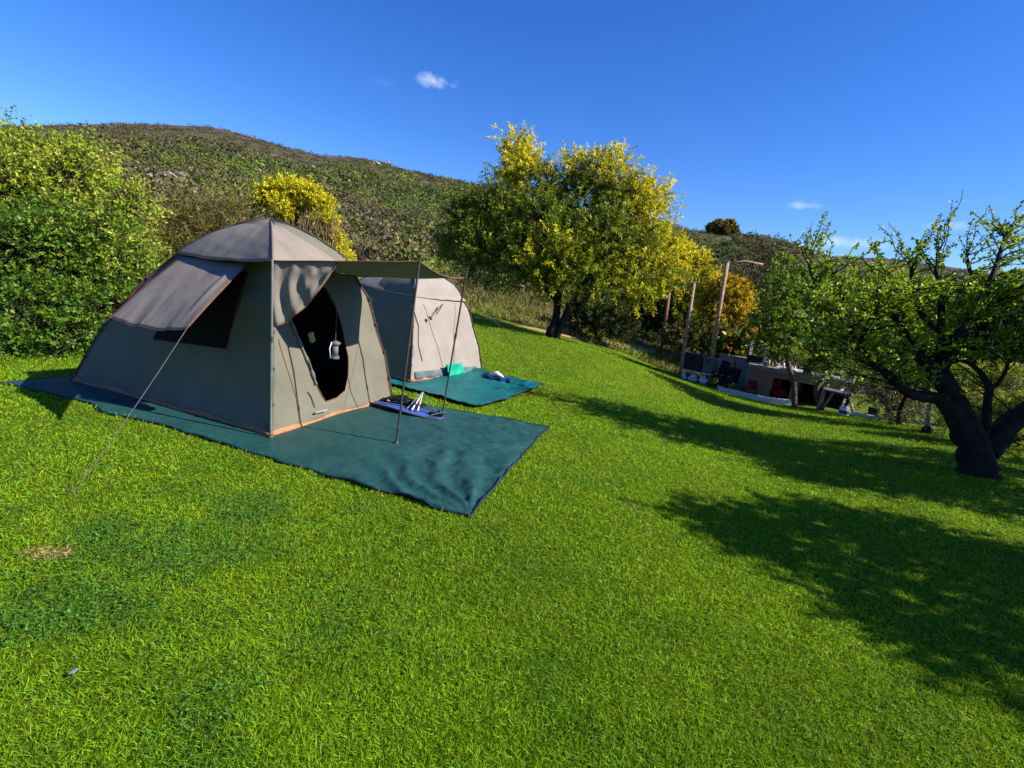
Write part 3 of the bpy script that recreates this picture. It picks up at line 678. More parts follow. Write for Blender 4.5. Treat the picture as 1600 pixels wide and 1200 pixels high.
# ------------------------------------------------------------------ hillside scrub
def scatter_hill(n, rmin, rmax, a0, a1):
    az = rng.uniform(R_(a0), R_(a1), n); r = rmin+(rmax-rmin)*rng.random(n)**.8
    return r*np.sin(az), r*np.cos(az), r, az
def scrub(n, rmin, rmax, a0, a1, smin, smax, per, leafk, pal, wts, name, label, dmin=.4, gain=1.0, gb=0.0):
    x, y, r, az = scatter_hill(n, rmin, rmax, a0, a1)
    R = np.interp(az, raz, rR)
    ok = r < R+2
    dens = fbm(x, y, .06, 4, 12)+.45; ok &= rng.random(n) < np.clip(dens*2.0, dmin, 1)
    x, y, r, az = x[ok], y[ok], r[ok], az[ok]; n = len(x); z = H(x, y)
    s = (smin+(smax-smin)*rng.random(n)**2.2)*np.clip(1.35-r/150, .45, 1.3)
    hz = .55+.3*rng.random(n)
    th = rng.uniform(0, 2*math.pi, (n, per)); ph = np.arccos(rng.uniform(-.1, 1, (n, per)))
    rad = (.65+.4*rng.random((n, per)))*(1+.25*np.sin(th*3+rng.random((n, 1))*6))
    nx = np.sin(ph)*np.cos(th); ny = np.sin(ph)*np.sin(th); nz_ = np.cos(ph)
    P = np.stack([x[:, None]+nx*rad*s[:, None]*.5, y[:, None]+ny*rad*s[:, None]*.5, z[:, None]+nz_*rad*s[:, None]*hz[:, None]*.5], -1).reshape(-1, 3)
    D = np.stack([nx*.3, ny*.3, nz_*.1+.1], -1).reshape(-1, 3)+rng.normal(0, .8, (n*per, 3))
    S = np.repeat(s, per)
    pal = np.array(pal); w2 = np.array(wts, float)
    # greener low on the right, browner up on the left
    g = np.clip((np.degrees(az)+40)/55 + fbm(x, y, .03, 3, 3)*1.8 - (r-40)/200 + gb, 0, 1)
    ci = np.where(rng.random(n) < g, rng.integers(0, len(pal)//2, n), rng.integers(len(pal)//2, len(pal), n))
    C = gain*pal[ci][:, None, :]*(.65+.7*rng.random((n, per)))[..., None]*(.8+.4*rng.random(n))[:, None, None]
    o = leaves(name, P, D, S*leafk*rng.uniform(.6, 1.3, len(S)), S*leafk*1.0*rng.uniform(.6, 1.3, len(S)), C.reshape(-1, 3), M['scrub'], bend=.3)
    return tag(o, label, 'scrub', kind='stuff')
pal = [(.085, .115, .026), (.13, .17, .03), (.08, .11, .035), (.17, .19, .04), (.125, .100, .055), (.10, .082, .045), (.16, .13, .07), (.07, .075, .032)]
scrub(3600, 27, 84, -52, 40, 1.1, 3.1, 150, .075, pal, None, 'hillside_scrub', 'rounded olive and green bushes covering the lower hillside behind the camp', .75, 1.15, .2)
scrub(15000, 70, 178, -52, 40, .9, 4.0, 34, .14, pal, None, 'hillside_scrub', 'low brown and olive scrub covering the upper hillside up to the ridge')
scrub(6500, 60, 400, 20, 60, 1.6, 5, 34, .2, [(.05, .07, .02), (.07, .085, .022), (.04, .055, .02), (.085, .09, .03), (.05, .055, .025), (.06, .055, .03), (.09, .08, .045), (.045, .05, .028)], None, 'hillside_scrub', 'dark scrub on the distant ridge beyond the orchard trees')
rocks = [(232, 281, 1.6), (262, 283, 2.0), (285, 279, 1.5), (392, 214, 1.2), (588, 258, 2.2), (606, 256, 1.8), (348, 247, 1.3), (488, 262, 1.2), (405, 270, 1.4), (1122, 362, 1.8)]
rm = mat('rock', (.42, .36, .29), (.24, .2, .16), .9, 1.5, .8, 5, dist=.2)
for px, py, s in rocks:
    c = gnd(px, py); s *= .75

    bm = bmesh.new(); bmesh.ops.create_icosphere(bm, subdivisions=2, radius=1)
    sd_ = random.random()*50
    for v in bm.verts:
        k = 1+.45*ns(v.co.x*1.3+sd_, v.co.y*1.3, v.co.z*1.3); v.co = Vector((v.co.x*k*s*.6, v.co.y*k*s*.6, v.co.z*k*s*.32))
    me = bpy.data.meshes.new('rock'); bm.to_mesh(me); bm.free()
    o = link('rock', me, rm); o.location = c+np.array([0, 0, s*.12])
    tag(o, 'pale weathered rock lying among the scrub high on the hillside', 'rock', 'pale rocks on the hillside')

# ------------------------------------------------------------------ trees and bushes
def pick(pal, n, jit=.25):
    pal = np.array(pal); i = rng.integers(0, len(pal), n)
    return pal[i]*(1+jit*rng.normal(0, 1, n))[:, None]
def foliage(blobs, per_m2, lper, L, W, twl, pal_in, pal_out, upb=.3, gold=None, flat=.0, tw_r=.006, shell=.55):
    """twigs sprouting through each blob, leaves along each twig. blobs: (centre, radius, golden 0..1)"""
    P, D, C, LL, tw = [], [], [], [], []
    for c, rr, g in blobs:
        nt_ = max(6, int(per_m2*4*math.pi*rr*rr))
        d = unit(rng.normal(0, 1, (nt_, 3))); d[:, 2] *= .9
        rad = rr*(shell+(1-shell)*rng.random(nt_)**.6)*(1+.22*np.sin(d[:, 0]*4+c[0])*np.cos(d[:, 1]*5+c[1]))
        s = c+d*rad[:, None]*.72
        td = unit(d+rng.normal(0, .45, (nt_, 3))+np.array([0, 0, upb])); tl = twl*rng.uniform(.5, 1.5, nt_)
        t = (np.arange(lper)+.5)/lper
        pts = s[:, None, :]+td[:, None, :]*tl[:, None, None]*t[None, :, None]+rng.normal(0, .02, (nt_, lper, 3))*twl
        pts[:, :, 2] -= (t**2)[None, :]*tl[:, None]*.18
        ld = td[:, None, :]*.55+rng.normal(0, .8, (nt_, lper, 3))
        ld[:, :, 2] -= flat
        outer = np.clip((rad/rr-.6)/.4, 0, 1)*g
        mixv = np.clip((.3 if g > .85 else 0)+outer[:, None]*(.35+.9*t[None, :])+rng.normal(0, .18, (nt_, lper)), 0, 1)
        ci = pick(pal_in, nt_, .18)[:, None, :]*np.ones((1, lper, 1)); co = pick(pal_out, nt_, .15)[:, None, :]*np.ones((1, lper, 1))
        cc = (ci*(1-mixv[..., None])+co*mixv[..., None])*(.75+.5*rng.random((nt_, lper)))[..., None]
        P.append(pts.reshape(-1, 3)); D.append(ld.reshape(-1, 3)); C.append(cc.reshape(-1, 3))
        for k in range(0, nt_, 3): tw.append((np.array([c+(s[k]-c)*.35, s[k], s[k]+td[k]*tl[k]*.8]), [tw_r*1.6, tw_r, tw_r*.3]))
    P, D, C = np.vstack(P), np.vstack(D), np.vstack(C)
    n = len(P)
    return P, D, L*rng.uniform(.6, 1.35, n), W*rng.uniform(.6, 1.35, n), np.clip(C, .003, .8), tw
def limb(a_, b_, r0, r1, wob=.12, k=7):
    a_ = np.array(a_, float); b_ = np.array(b_, float); L_ = np.linalg.norm(b_-a_)
    t = np.linspace(0, 1, k); P = a_+(b_-a_)*t[:, None]; P[1:-1] += rng.normal(0, wob*L_/4, (k-2, 3)); P[:, 2] += np.sin(t*math.pi)*L_*.04
    return smooth_path(P, 3, np.linspace(r0, r1, k)**1.0)
def plant(name, base, label, cat, blobs, limbs, pal_in, pal_out, per_m2=20, lper=14, L=.06, W=.035, twl=.35, group=None, bark='bark', leafm='leaf', upb=.3, crown='crown', trunk='trunk', branch=True, flat=0., r_b=.03, n=7, shell=.55):
    root = empty(name, base, label, cat, group)
    P, D, LL, WW, C, tw = foliage(blobs, per_m2, lper, L, W, twl, pal_in, pal_out, upb, flat=flat, shell=shell)
    leaves(crown, P, D, LL, WW, C, M[leafm], root)
    paths = list(limbs)
    if branch:
        ends = np.vstack([p for p, _ in limbs])
        rads = np.concatenate([np.array(r) for _, r in limbs])
        for c, rr, g in blobs:
            okk = ends[:, 2] < c[2]-.1*rr
            dd = np.linalg.norm(ends-c, axis=1)+np.where(okk, 0, 50)
            i = int(np.argmin(dd)); r0 = min(rads[i]*.7, .012+rr*.045)
            paths.append(limb(ends[i], c, r0, r0*.35))
    tubes(trunk, paths+tw, M[bark], root, n, rough=.03)
    return root
def W3(px, py, d): return at(px, py, d)

# the big bush at the left
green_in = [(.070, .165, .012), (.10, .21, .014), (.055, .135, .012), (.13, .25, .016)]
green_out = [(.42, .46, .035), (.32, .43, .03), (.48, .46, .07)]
B = []
for px, py, d, r_, g in ((30, 300, 8.6, .95, 1.2), (110, 290, 8.8, .85, 1.2), (-70, 320, 8.6, 1.1, 1.), (60, 400, 8.0, 1.15, .0), (150, 380, 8.4, .9, .6), (190, 420, 8.6, .70, .6), (-60, 450, 7.9, 1.1, .1), (60, 500, 7.6, .85, .0), (160, 490, 8.2, .9, .05), (205, 500, 8.8, .6, .1), (-60, 540, 7.6, .8, 0), (130, 245, 9.2, .5, 1), (60, 245, 9.0, .55, 1), (0, 255, 8.9, .6, .8), (190, 320, 8.9, .55, 1.1), (100, 530, 7.6, .5, 0), (10, 540, 7.3, .45, 0), (-160, 400, 8.6, 1.3, .3), (-160, 520, 8.0, 1.0, 0)):
    B.append((W3(px, py, d), r_, g))
bb = drop(W3(60, 560, 8.2))
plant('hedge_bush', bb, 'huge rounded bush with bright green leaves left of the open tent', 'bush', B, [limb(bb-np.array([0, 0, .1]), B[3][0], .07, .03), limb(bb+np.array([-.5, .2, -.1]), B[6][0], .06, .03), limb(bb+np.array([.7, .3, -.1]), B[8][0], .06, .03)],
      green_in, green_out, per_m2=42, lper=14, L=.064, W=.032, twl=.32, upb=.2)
# tall thin sprigs above it
sp = empty('sapling', drop(W3(15, 560, 9.6)), 'thin sprig of small leaves poking above the big left bush', 'sapling')
base = drop(W3(15, 560, 9.6)); paths = []; P = []; 
for px, py in ((5, 170), (22, 162), (40, 180), (75, 188), (18, 190)):
    e_ = W3(px, py, 9.6); pt, rr_ = limb(base, e_, .02, .003, .05, 9); paths.append((pt, rr_))
    for k in range(46):
        f = .72+.28*random.random(); P.append(pt[int(f*(len(pt)-1))]+rng.normal(0, .06, 3))
P = np.array(P); tubes('stem', paths, M['bark_pale'], sp, 5)
leaves('foliage', P, rng.normal(0, 1, P.shape)+[0, 0, .3], .07, .04, pick([(.1, .18, .02), (.2, .24, .03)], len(P)), M['leaf'], sp)

# brown-olive shrub, golden cypress behind the tent
dryp = [(.13, .11, .035), (.09, .085, .03), (.17, .13, .04)]; goldp = [(.36, .33, .03), (.26, .27, .03), (.42, .34, .03)]
B = [(W3(px, py, d), r_, g) for px, py, d, r_, g in ((270, 370, 11, .75, .45), (310, 350, 11.2, .7, .4), (350, 345, 11.4, .65, .4), (380, 350, 11.2, .6, .5), (330, 400, 11, .9, .3), (250, 420, 10.8, .8, .4), (395, 400, 11, .8, .3), (300, 320, 11.4, .35, .7))]
bb = drop(W3(320, 500, 11.2))
plant('dry_shrub', bb, 'olive brown twiggy shrub between the green bush and the golden cypress', 'shrub', B, [limb(bb, B[4][0], .06, .03)], dryp, goldp, per_m2=30, lper=14, L=.07, W=.02, twl=.36, bark='twig', upb=.7)
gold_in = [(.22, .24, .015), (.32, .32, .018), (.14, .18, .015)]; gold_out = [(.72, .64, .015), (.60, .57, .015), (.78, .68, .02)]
B = [(W3(px, py+14, d), r_*.94, g) for px, py, d, r_, g in ((425, 292, 12, .42, 1), (450, 285, 12, .45, 1), (480, 290, 12, .42, 1), (500, 305, 12.1, .36, 1), (440, 310, 11.8, .35, .9), (512, 335, 12.1, .36, 1), (522, 365, 12.1, .38, 1), (530, 390, 12.1, .38, 1), (520, 415, 12.1, .4, 1), (408, 305, 12.1, .25, .6), (470, 330, 12.3, .5, .5), (490, 400, 12.2, .5, .6))]
bb = drop(W3(480, 520, 12.2))
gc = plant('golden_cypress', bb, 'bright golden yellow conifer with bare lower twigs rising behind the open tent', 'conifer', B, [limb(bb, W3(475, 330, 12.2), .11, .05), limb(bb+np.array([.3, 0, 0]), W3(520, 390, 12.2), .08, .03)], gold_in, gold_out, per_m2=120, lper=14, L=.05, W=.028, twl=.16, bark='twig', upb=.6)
stk = []
for k in range(260):
    px = rng.uniform(395, 520); a_ = W3(px, rng.uniform(400, 440), 11.9+rng.normal(0, .15)); b_ = W3(px+rng.normal(4, 10), rng.uniform(325, 370), 11.9+rng.normal(0, .15))
    stk.append((np.array([a_, a_*.5+b_*.5+rng.normal(0, .05, 3), b_]), [.014, .011, .004]))
tubes('bare_twigs', stk, M['twig'], gc, 5)
P = []
for p, _ in stk:
    for k in range(7): P.append(p[1]*.6+p[2]*.4+rng.normal(0, .12, 3))
P = np.array(P); leaves('dry_needles', P, rng.normal(0, .5, P.shape)+[0, 0, 1], .09, .018, pick([(.26, .18, .07), (.30, .24, .05), (.17, .12, .06)], len(P)), M['leaf'], gc)

# the spreading tree in the middle
tb = drop(W3(860, 527, 18))
t2_in = [(.055, .11, .010), (.08, .14, .012), (.11, .18, .012)]; t2_out = [(.78, .66, .015), (.70, .62, .015), (.80, .62, .02), (.55, .56, .015)]
bl = [(805, 228, .3, .55, 1), (808, 250, .3, .7, 1), (815, 265, 0, .8, .9), (790, 290, .3, .8, .9), (835, 285, -.3, .9, .8), (870, 290, .4, .8, .7), (775, 330, -.5, 1.1, .3), (735, 340, .2, .95, .2), (720, 385, .3, .9, .2), (760, 395, -.8, 1.2, .0),  # gold is new growth; low values centre-left also put shade into the colour
      (905, 265, .2, .65, 1), (930, 275, -.3, .85, .8), (960, 262, .2, .75, 1), (965, 300, -.4, 1.0, .6), (905, 320, 0, 1.2, .1), (845, 345, -.9, 1.3, .05), (985, 320, .3, .8, .8), (1005, 305, .1, .7, 1), (1030, 310, .4, .55, 1), (1010, 340, .1, .8, .9),
      (820, 400, -1.3, 1.2, .05), (880, 395, -1.5, 1.2, .05), (945, 370, -1.2, 1.3, .15), (1000, 380, -.5, 1.1, .6), (1035, 390, .2, .8, .9), (860, 430, -1.4, .9, .4), (920, 430, -1.3, 1.0, .45), (980, 430, -.8, 1.0, .6), (1030, 430, 0, .8, .8), (1000, 465, -.3, .6, .6),
      (850, 370, 1.5, 1.3, .1), (930, 400, 1.6, 1.3, .2), (780, 370, 1.5, 1.1, .2), (1055, 440, .3, .6, .8), (840, 410, -1.9, .55, 1), (870, 385, -2, .45, 1)]
B = [(W3(px, py, 18+dd), r_*.86, g) for px, py, dd, r_, g in bl]
f1 = W3(868, 500, 18); f2 = W3(885, 470, 17.9)
limbs = [smooth_path([tb-np.array([0, 0, .15]), tb+np.array([0, 0, .25]), f1, W3(872, 460, 18.1), W3(868, 420, 18.2), W3(850, 360, 18.2), W3(815, 300, 18.2)], 4, [.22, .16, .14, .12, .10, .07, .035]),
         smooth_path([tb+np.array([.12, 0, -.1]), W3(876, 510, 17.9), W3(888, 485, 17.8), W3(905, 455, 17.7), W3(925, 420, 17.6), W3(945, 350, 17.8), W3(955, 290, 18)], 4, [.17, .13, .12, .10, .08, .06, .03]),
         smooth_path([W3(905, 455, 17.7), W3(940, 440, 17.4), W3(980, 410, 17.5), W3(1010, 360, 17.9)], 4, [.1, .08, .06, .03]),
         smooth_path([W3(872, 470, 18.1), W3(850, 450, 17.7), W3(810, 420, 17.6), W3(760, 390, 17.8)], 4, [.1, .08, .06, .03]),
         smooth_path([W3(870, 440, 18.1), W3(880, 380, 18.8), W3(900, 330, 18.9)], 4, [.1, .07, .04])]
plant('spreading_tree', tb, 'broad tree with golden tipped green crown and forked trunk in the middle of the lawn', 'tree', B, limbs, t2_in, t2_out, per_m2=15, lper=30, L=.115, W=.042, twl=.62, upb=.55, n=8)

# golden bushes and the dark hedge right of it
B = [(W3(px, py, d), r_, g) for px, py, d, r_, g in ((1085, 420, 26.5, 1.05, .9), (1070, 450, 26.5, 1.05, .8), (1100, 450, 27, 1.05, .8), (1060, 400, 27, .95, .9), (1040, 420, 27, 1.05, .8), (1040, 470, 27, 1.05, .3), (1075, 490, 27, 1.15, .1))]
bb = drop(W3(1070, 545, 27))
plant('golden_tree', bb, 'yellow green tree behind the leaning posts, touching the big tree crown', 'tree', B, [limb(bb, B[1][0], .12, .05)], t2_in, t2_out, per_m2=16, lper=18, L=.15, W=.06, twl=.5)
B = [(W3(px, py, d), r_, g) for px, py, d, r_, g in ((1130, 450, 24, .9, 1), (1150, 470, 24, .9, 1), (1160, 455, 24, .6, 1), (1120, 490, 24, .9, .5), (1155, 500, 24, .7, .8), (1110, 465, 24.3, .8, .8), (1168, 490, 24, .4, 1), (1130, 520, 24.2, .8, .2))]
bb = drop(W3(1135, 560, 24.3))
plant('golden_cypress', bb, 'amber yellow rounded conifer behind the tallest leaning post', 'conifer', B, [limb(bb, B[3][0], .1, .05)], [(.30, .24, .015), (.20, .18, .015)], [(.78, .54, .02), (.70, .52, .02)], per_m2=26, lper=16, L=.12, W=.05, twl=.32)
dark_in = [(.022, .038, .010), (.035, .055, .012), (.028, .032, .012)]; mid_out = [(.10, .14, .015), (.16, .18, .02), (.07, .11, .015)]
def simple_bush(name, lst, basepx, label, cat='shrub', pin=dark_in, pout=mid_out, group=None, **kw):
    B = [(W3(px, py, d), r_, g) for px, py, d, r_, g in lst]
    bb = drop(W3(*basepx))
    a_ = dict(per_m2=14, lper=16, L=.14, W=.06, twl=.4); a_.update(kw)
    return plant(name, bb, label, cat, B, [limb(bb, B[0][0], .06, .03)], pin, pout, group=group, **a_)
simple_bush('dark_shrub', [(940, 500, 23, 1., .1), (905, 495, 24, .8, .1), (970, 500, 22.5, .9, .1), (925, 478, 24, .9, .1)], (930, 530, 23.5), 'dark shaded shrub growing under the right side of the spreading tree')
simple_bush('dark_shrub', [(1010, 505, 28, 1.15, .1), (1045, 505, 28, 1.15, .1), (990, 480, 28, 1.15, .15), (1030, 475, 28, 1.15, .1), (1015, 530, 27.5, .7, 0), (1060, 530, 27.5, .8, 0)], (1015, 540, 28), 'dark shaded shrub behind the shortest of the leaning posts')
simple_bush('leafy_shrub', [(1080, 540, 23, .6, .4), (1100, 525, 23.5, .7, .5), (1060, 525, 24, .8, .1)], (1085, 560, 23.5), 'low shrub with rusty leaves between the two right hand leaning posts', pin=[(.05, .07, .015), (.09, .06, .02)], pout=[(.30, .22, .04), (.16, .2, .03)])
simple_bush('leafy_shrub', [(1140, 530, 22.3, .55, .7), (1170, 535, 22.3, .5, .7), (1120, 545, 22.5, .4, .5), (1155, 555, 22.2, .4, .6), (1180, 520, 23, .6, .4)], (1150, 575, 22.6), 'broad leaved shrub with orange tips behind the grey storage boxes', pin=[(.04, .07, .015), (.07, .11, .02)], pout=[(.34, .30, .04), (.24, .30, .03), (.45, .24, .05)], L=.22, W=.11)
simple_bush('hill_shrub', [(735, 462, 27, 1., .4), (765, 455, 27.5, 1.1, .3), (715, 468, 27, .7, .8)], (745, 475, 28), 'light green shrub right of the beige tent roof at the lawn edge', pin=[(.06, .085, .02), (.045, .06, .02)], pout=[(.25, .27, .04), (.14, .18, .03)])
simple_bush('hill_shrub', [(800, 452, 31, 1.1, .2), (830, 455, 31, 1.1, .2), (858, 455, 31.5, 1.1, .2)], (825, 475, 31), 'grey olive shrub seen under the left side of the spreading tree crown', pin=[(.06, .065, .03), (.05, .05, .025)], pout=[(.13, .13, .05)])
simple_bush('ridge_bush', [(1122, 354, 128, 1.9, .4), (1138, 352, 128, 1.7, .6), (1112, 357, 128, 1.3, .3), (1146, 358, 128, 1.1, .3), (1130, 358, 127.5, 1.6, .3)], (1128, 362, 129), 'olive round bush standing on the skyline right of the spreading tree', pin=[(.08, .07, .025)], pout=[(.30, .22, .04)], L=.5, W=.3, twl=.6, per_m2=7)
# trees on the slope in the right background
simple_bush('leaning_tree', [(1215, 395, 24, 1.0, .1), (1240, 410, 23, 1.1, .1), (1190, 400, 25, .7, .1), (1180, 420, 24, .6, .1), (1165, 385, 26, .5, .1)], (1225, 560, 24), 'grey twiggy bare looking tree behind the stone braai', 'tree', pin=[(.07, .075, .03), (.10, .075, .05)], pout=[(.14, .13, .06)], per_m2=7, lper=8)
gm_in = [(.10, .18, .014), (.14, .24, .016), (.07, .13, .014)]; gm_out = [(.24, .36, .02), (.32, .42, .03), (.18, .30, .02)]
def braai_tree(trunk_px, blobs_px, label, d, pin=gm_in, pout=gm_out, r0=.10, **kw):
    g0 = gnd(*trunk_px[0]); d = float((g0-EYEP) @ FWD); P = [W3(px, py, d) for px, py in trunk_px]; P[0] = g0-np.array([0, 0, .05])
    B = [(W3(px, py, d+dd), r_*d/17, g) for px, py, dd, r_, g in blobs_px]
    a_ = dict(per_m2=15, lper=16, L=.12, W=.055, twl=.42, bark='bark_pale'); a_.update(kw)
    return plant('orchard_tree', P[0], label, 'tree', B, [smooth_path(P, 4, list(np.linspace(r0, r0*.5, len(P))))], pin, pout, **a_)
braai_tree([(1242, 637), (1240, 600), (1232, 570), (1228, 540), (1225, 500), (1222, 460)], [(1215, 460, 0, .7, .4), (1240, 490, .3, .8, .3), (1205, 500, 0, .7, .4), (1225, 530, -.3, .7, .2), (1255, 450, .5, .8, .4), (1200, 540, .6, .5, .2), (1230, 425, .2, .5, .5), (1265, 520, .3, .7, .2)], 'slim grey trunked tree standing right in front of the stone braai', 17.2)
braai_tree([(1285, 640), (1275, 610), (1290, 585), (1295, 540), (1298, 490), (1295, 440)], [(1290, 470, 0, .75, .5), (1320, 500, 0, .8, .5), (1280, 520, 0, .7, .3), (1310, 550, -.2, .7, .3), (1335, 540, .2, .7, .5), (1285, 570, 0, .45, .2), (1330, 460, .4, .7, .6), (1275, 430, .3, .55, .5), (1345, 580, .2, .4, .4)], 'leafy tree between the stone braai and the picnic bench', 16.4)
# right background: bright thicket, dark mass, low brush
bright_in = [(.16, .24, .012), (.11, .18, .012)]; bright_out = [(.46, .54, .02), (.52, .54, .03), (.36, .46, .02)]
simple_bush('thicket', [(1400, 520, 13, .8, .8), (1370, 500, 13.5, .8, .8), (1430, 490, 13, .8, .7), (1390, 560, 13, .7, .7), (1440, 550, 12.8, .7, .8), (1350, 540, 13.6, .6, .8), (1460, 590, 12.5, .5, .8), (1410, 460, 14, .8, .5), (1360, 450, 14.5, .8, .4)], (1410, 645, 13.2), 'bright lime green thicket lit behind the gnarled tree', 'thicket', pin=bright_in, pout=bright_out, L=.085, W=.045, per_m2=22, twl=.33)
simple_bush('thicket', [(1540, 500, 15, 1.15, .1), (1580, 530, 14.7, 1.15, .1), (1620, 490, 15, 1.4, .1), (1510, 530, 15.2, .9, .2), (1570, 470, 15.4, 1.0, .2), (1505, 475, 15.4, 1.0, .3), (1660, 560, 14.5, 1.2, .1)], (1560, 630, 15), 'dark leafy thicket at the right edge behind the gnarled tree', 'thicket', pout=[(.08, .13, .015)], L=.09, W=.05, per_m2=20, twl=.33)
simple_bush('flowering_bush', [(1560, 468, 12.0, .28, 1), (1580, 460, 12.0, .25, 1), (1540, 480, 12.1, .2, 1)], (1570, 640, 12.2), 'clump of yellow flowers in the thicket near the right edge', 'bush', pin=[(.1, .14, .02)], pout=[(.65, .5, .02)], L=.06, W=.05, per_m2=30, twl=.12)
simple_bush('low_brush', [(1380, 620, 14.5, .55, .1), (1410, 630, 14, .5, .1), (1350, 600, 15.2, .55, .1), (1430, 645, 13, .35, .5), (1400, 650, 13.4, .25, .5)], (1395, 655, 14.2), 'low purple brown brush between the picnic bench and the short pale post', 'brush', pin=[(.07, .055, .045), (.05, .06, .02)], pout=[(.12, .15, .03), (.13, .09, .08)], L=.09, W=.03, per_m2=22)
simple_bush('ferny_brush', [(1600, 690, 9.6, .3, .8), (1570, 690, 9.9, .28, .8), (1490, 640, 10.8, .38, .8), (1520, 640, 10.6, .40, .8), (1560, 640, 10.4, .45, .8), (1600, 650, 10, .45, .8), (1540, 600, 11.6, .5, .8), (1590, 600, 11.3, .5, .8), (1500, 600, 11.8, .45, .7), (1640, 640, 9.8, .5, .8), (1480, 665, 11.2, .25, .8)], (1550, 690, 10.8), 'yellow green weedy growth behind the gnarled trunk at the right edge', 'brush', pin=[(.10, .15, .015), (.13, .18, .02)], pout=[(.36, .40, .03), (.42, .36, .06)], L=.12, W=.018, per_m2=34, twl=.3, upb=.8)

# the gnarled orchard tree at the right
D0 = 7.5
gb = drop(W3(1528, 742, D0))
q_ = lambda px, py, dd=0: W3(px, py, D0+dd)
limbs = [smooth_path([gb-np.array([0, 0, .12]), gb+np.array([0, 0, .05]), q_(1524, 715), q_(1520, 690), q_(1508, 655), q_(1488, 610), q_(1470, 570, .1), q_(1472, 520, .1), q_(1470, 470, .1), q_(1462, 420)], 4, [.32, .26, .215, .19, .145, .105, .08, .06, .04, .025]),
         smooth_path([q_(1512, 690), q_(1492, 650, -.05), q_(1470, 625, -.1), q_(1450, 620, -.1), q_(1422, 615, -.15), q_(1395, 592, -.2), q_(1360, 565, -.2), q_(1338, 540, -.2), q_(1330, 505, -.1), q_(1318, 470), q_(1300, 430)], 4, [.17, .13, .10, .08, .07, .062, .055, .045, .035, .025, .015]),
         smooth_path([q_(1492, 620), q_(1465, 590), q_(1445, 565, .1), q_(1430, 550), q_(1412, 520, .2), q_(1395, 480), q_(1385, 430)], 4, [.13, .11, .09, .075, .06, .045, .025]),
         smooth_path([q_(1538, 700), q_(1541, 660), q_(1543, 625), q_(1545, 605), q_(1530, 580, .1), q_(1508, 565, .1), q_(1480, 565, .2), q_(1460, 560, .2)], 4, [.07, .058, .055, .055, .035, .025, .018, .01]),
         smooth_path([q_(1545, 608), q_(1560, 598), q_(1572, 578), q_(1580, 555)], 4, [.04, .03, .02, .012]),
         smooth_path([q_(1540, 705), q_(1562, 682), q_(1585, 655), q_(1612, 640, .0), q_(1650, 600), q_(1690, 520), q_(1700, 420)], 4, [.17, .16, .14, .15, .13, .09, .05]),
         smooth_path([q_(1475, 570), q_(1500, 530, -.3), q_(1530, 480, -.3), q_(1555, 420, -.2), q_(1570, 370)], 4, [.09, .07, .05, .035, .02]),
         smooth_path([q_(1345, 548, -.2), q_(1350, 520, -.4), q_(1368, 480, -.4), q_(1375, 430, -.3)], 4, [.045, .035, .025, .015]),
         smooth_path([q_(1334, 525, -.2), q_(1315, 500, -.1), q_(1300, 480, 0), q_(1275, 450), q_(1262, 410)], 4, [.035, .028, .022, .016, .01]),
         smooth_path([q_(1472, 520, .1), q_(1440, 490, .5), q_(1425, 440, .5), q_(1425, 400, .4)], 4, [.06, .045, .03, .018]),
         smooth_path([q_(1475, 540), q_(1510, 500, .5), q_(1520, 450, .6), q_(1510, 400, .5)], 4, [.07, .05, .035, .02])]
tr = empty('gnarled_tree', gb, 'gnarled old orchard tree with thick dark forked trunk at the right edge', 'tree')
pts_all = np.vstack([p[len(p)//3:] for p, _ in limbs[1:]]+[limbs[0][0][24:]])
tips = [(1258, 362), (1290, 330), (1300, 345), (1278, 385), (1345, 380), (1358, 372), (1388, 347), (1393, 375), (1425, 370), (1418, 390), (1470, 332), (1462, 350), (1452, 370), (1505, 296), (1515, 330), (1545, 322), (1532, 345), (1570, 345), (1600, 312), (1612, 330), (1590, 380), (1640, 300), (1580, 410), (1495, 380), (1370, 400), (1320, 400), (1440, 400), (1560, 440), (1600, 440), (1310, 430)]
shoots, LP, LD, LC, LS = [], [], [], [], []
def shoot(e_, n_l, src=None, up=True):
    if src is None:
        dd = np.linalg.norm(pts_all-e_, axis=1)+np.where(pts_all[:, 2] > e_[2]-.15, 3, 0)+rng.random(len(pts_all))*.5
        src = pts_all[int(np.argmin(dd))]
    pt, rr_ = limb(src, e_, .011, .003, .10, 6); shoots.append((pt, rr_))
    for k in range(n_l):
        f = .25+.75*random.random(); i = f*(len(pt)-1); i0 = int(i)
        LP.append(pt[i0]+rng.normal(0, .014, 3)); LD.append(rng.normal(0, 1, 3)+[0, 0, .35]); 
for px, py in tips:
    e_ = q_(px, py, rng.normal(0, .25)); shoot(e_, 46)
    for s in range(3):
        shoot(e_+np.array([rng.normal(0, .12), rng.normal(0, .2), -abs(rng.normal(.2, .12))]), 30)
for k in range(820):
    px = rng.uniform(1245, 1700) if k < 620 else rng.uniform(1600, 1950); lim = np.interp(px, [1245, 1300, 1400, 1500, 1600, 1690], [450, 415, 425, 420, 410, 405])
    py = lim+abs(rng.normal(0, 1))*72+rng.random()*18; dd = rng.normal(0, .55)
    if k >= 620: py -= 60
    if py > 590: continue
    shoot(q_(px, py, dd), 34)
tubes('trunk', limbs, M['bark'], tr, 12, rough=.07)
tubes('branches', shoots, M['bark'], tr, 4)
LP = np.array(LP); LD = np.array(LD); n = len(LP)
leaves('crown', LP, LD, rng.uniform(.028, .068, n), rng.uniform(.022, .044, n), pick([(.20, .32, .015), (.28, .40, .02), (.38, .46, .02), (.13, .23, .012)], n, .2), M['leaf'], tr)

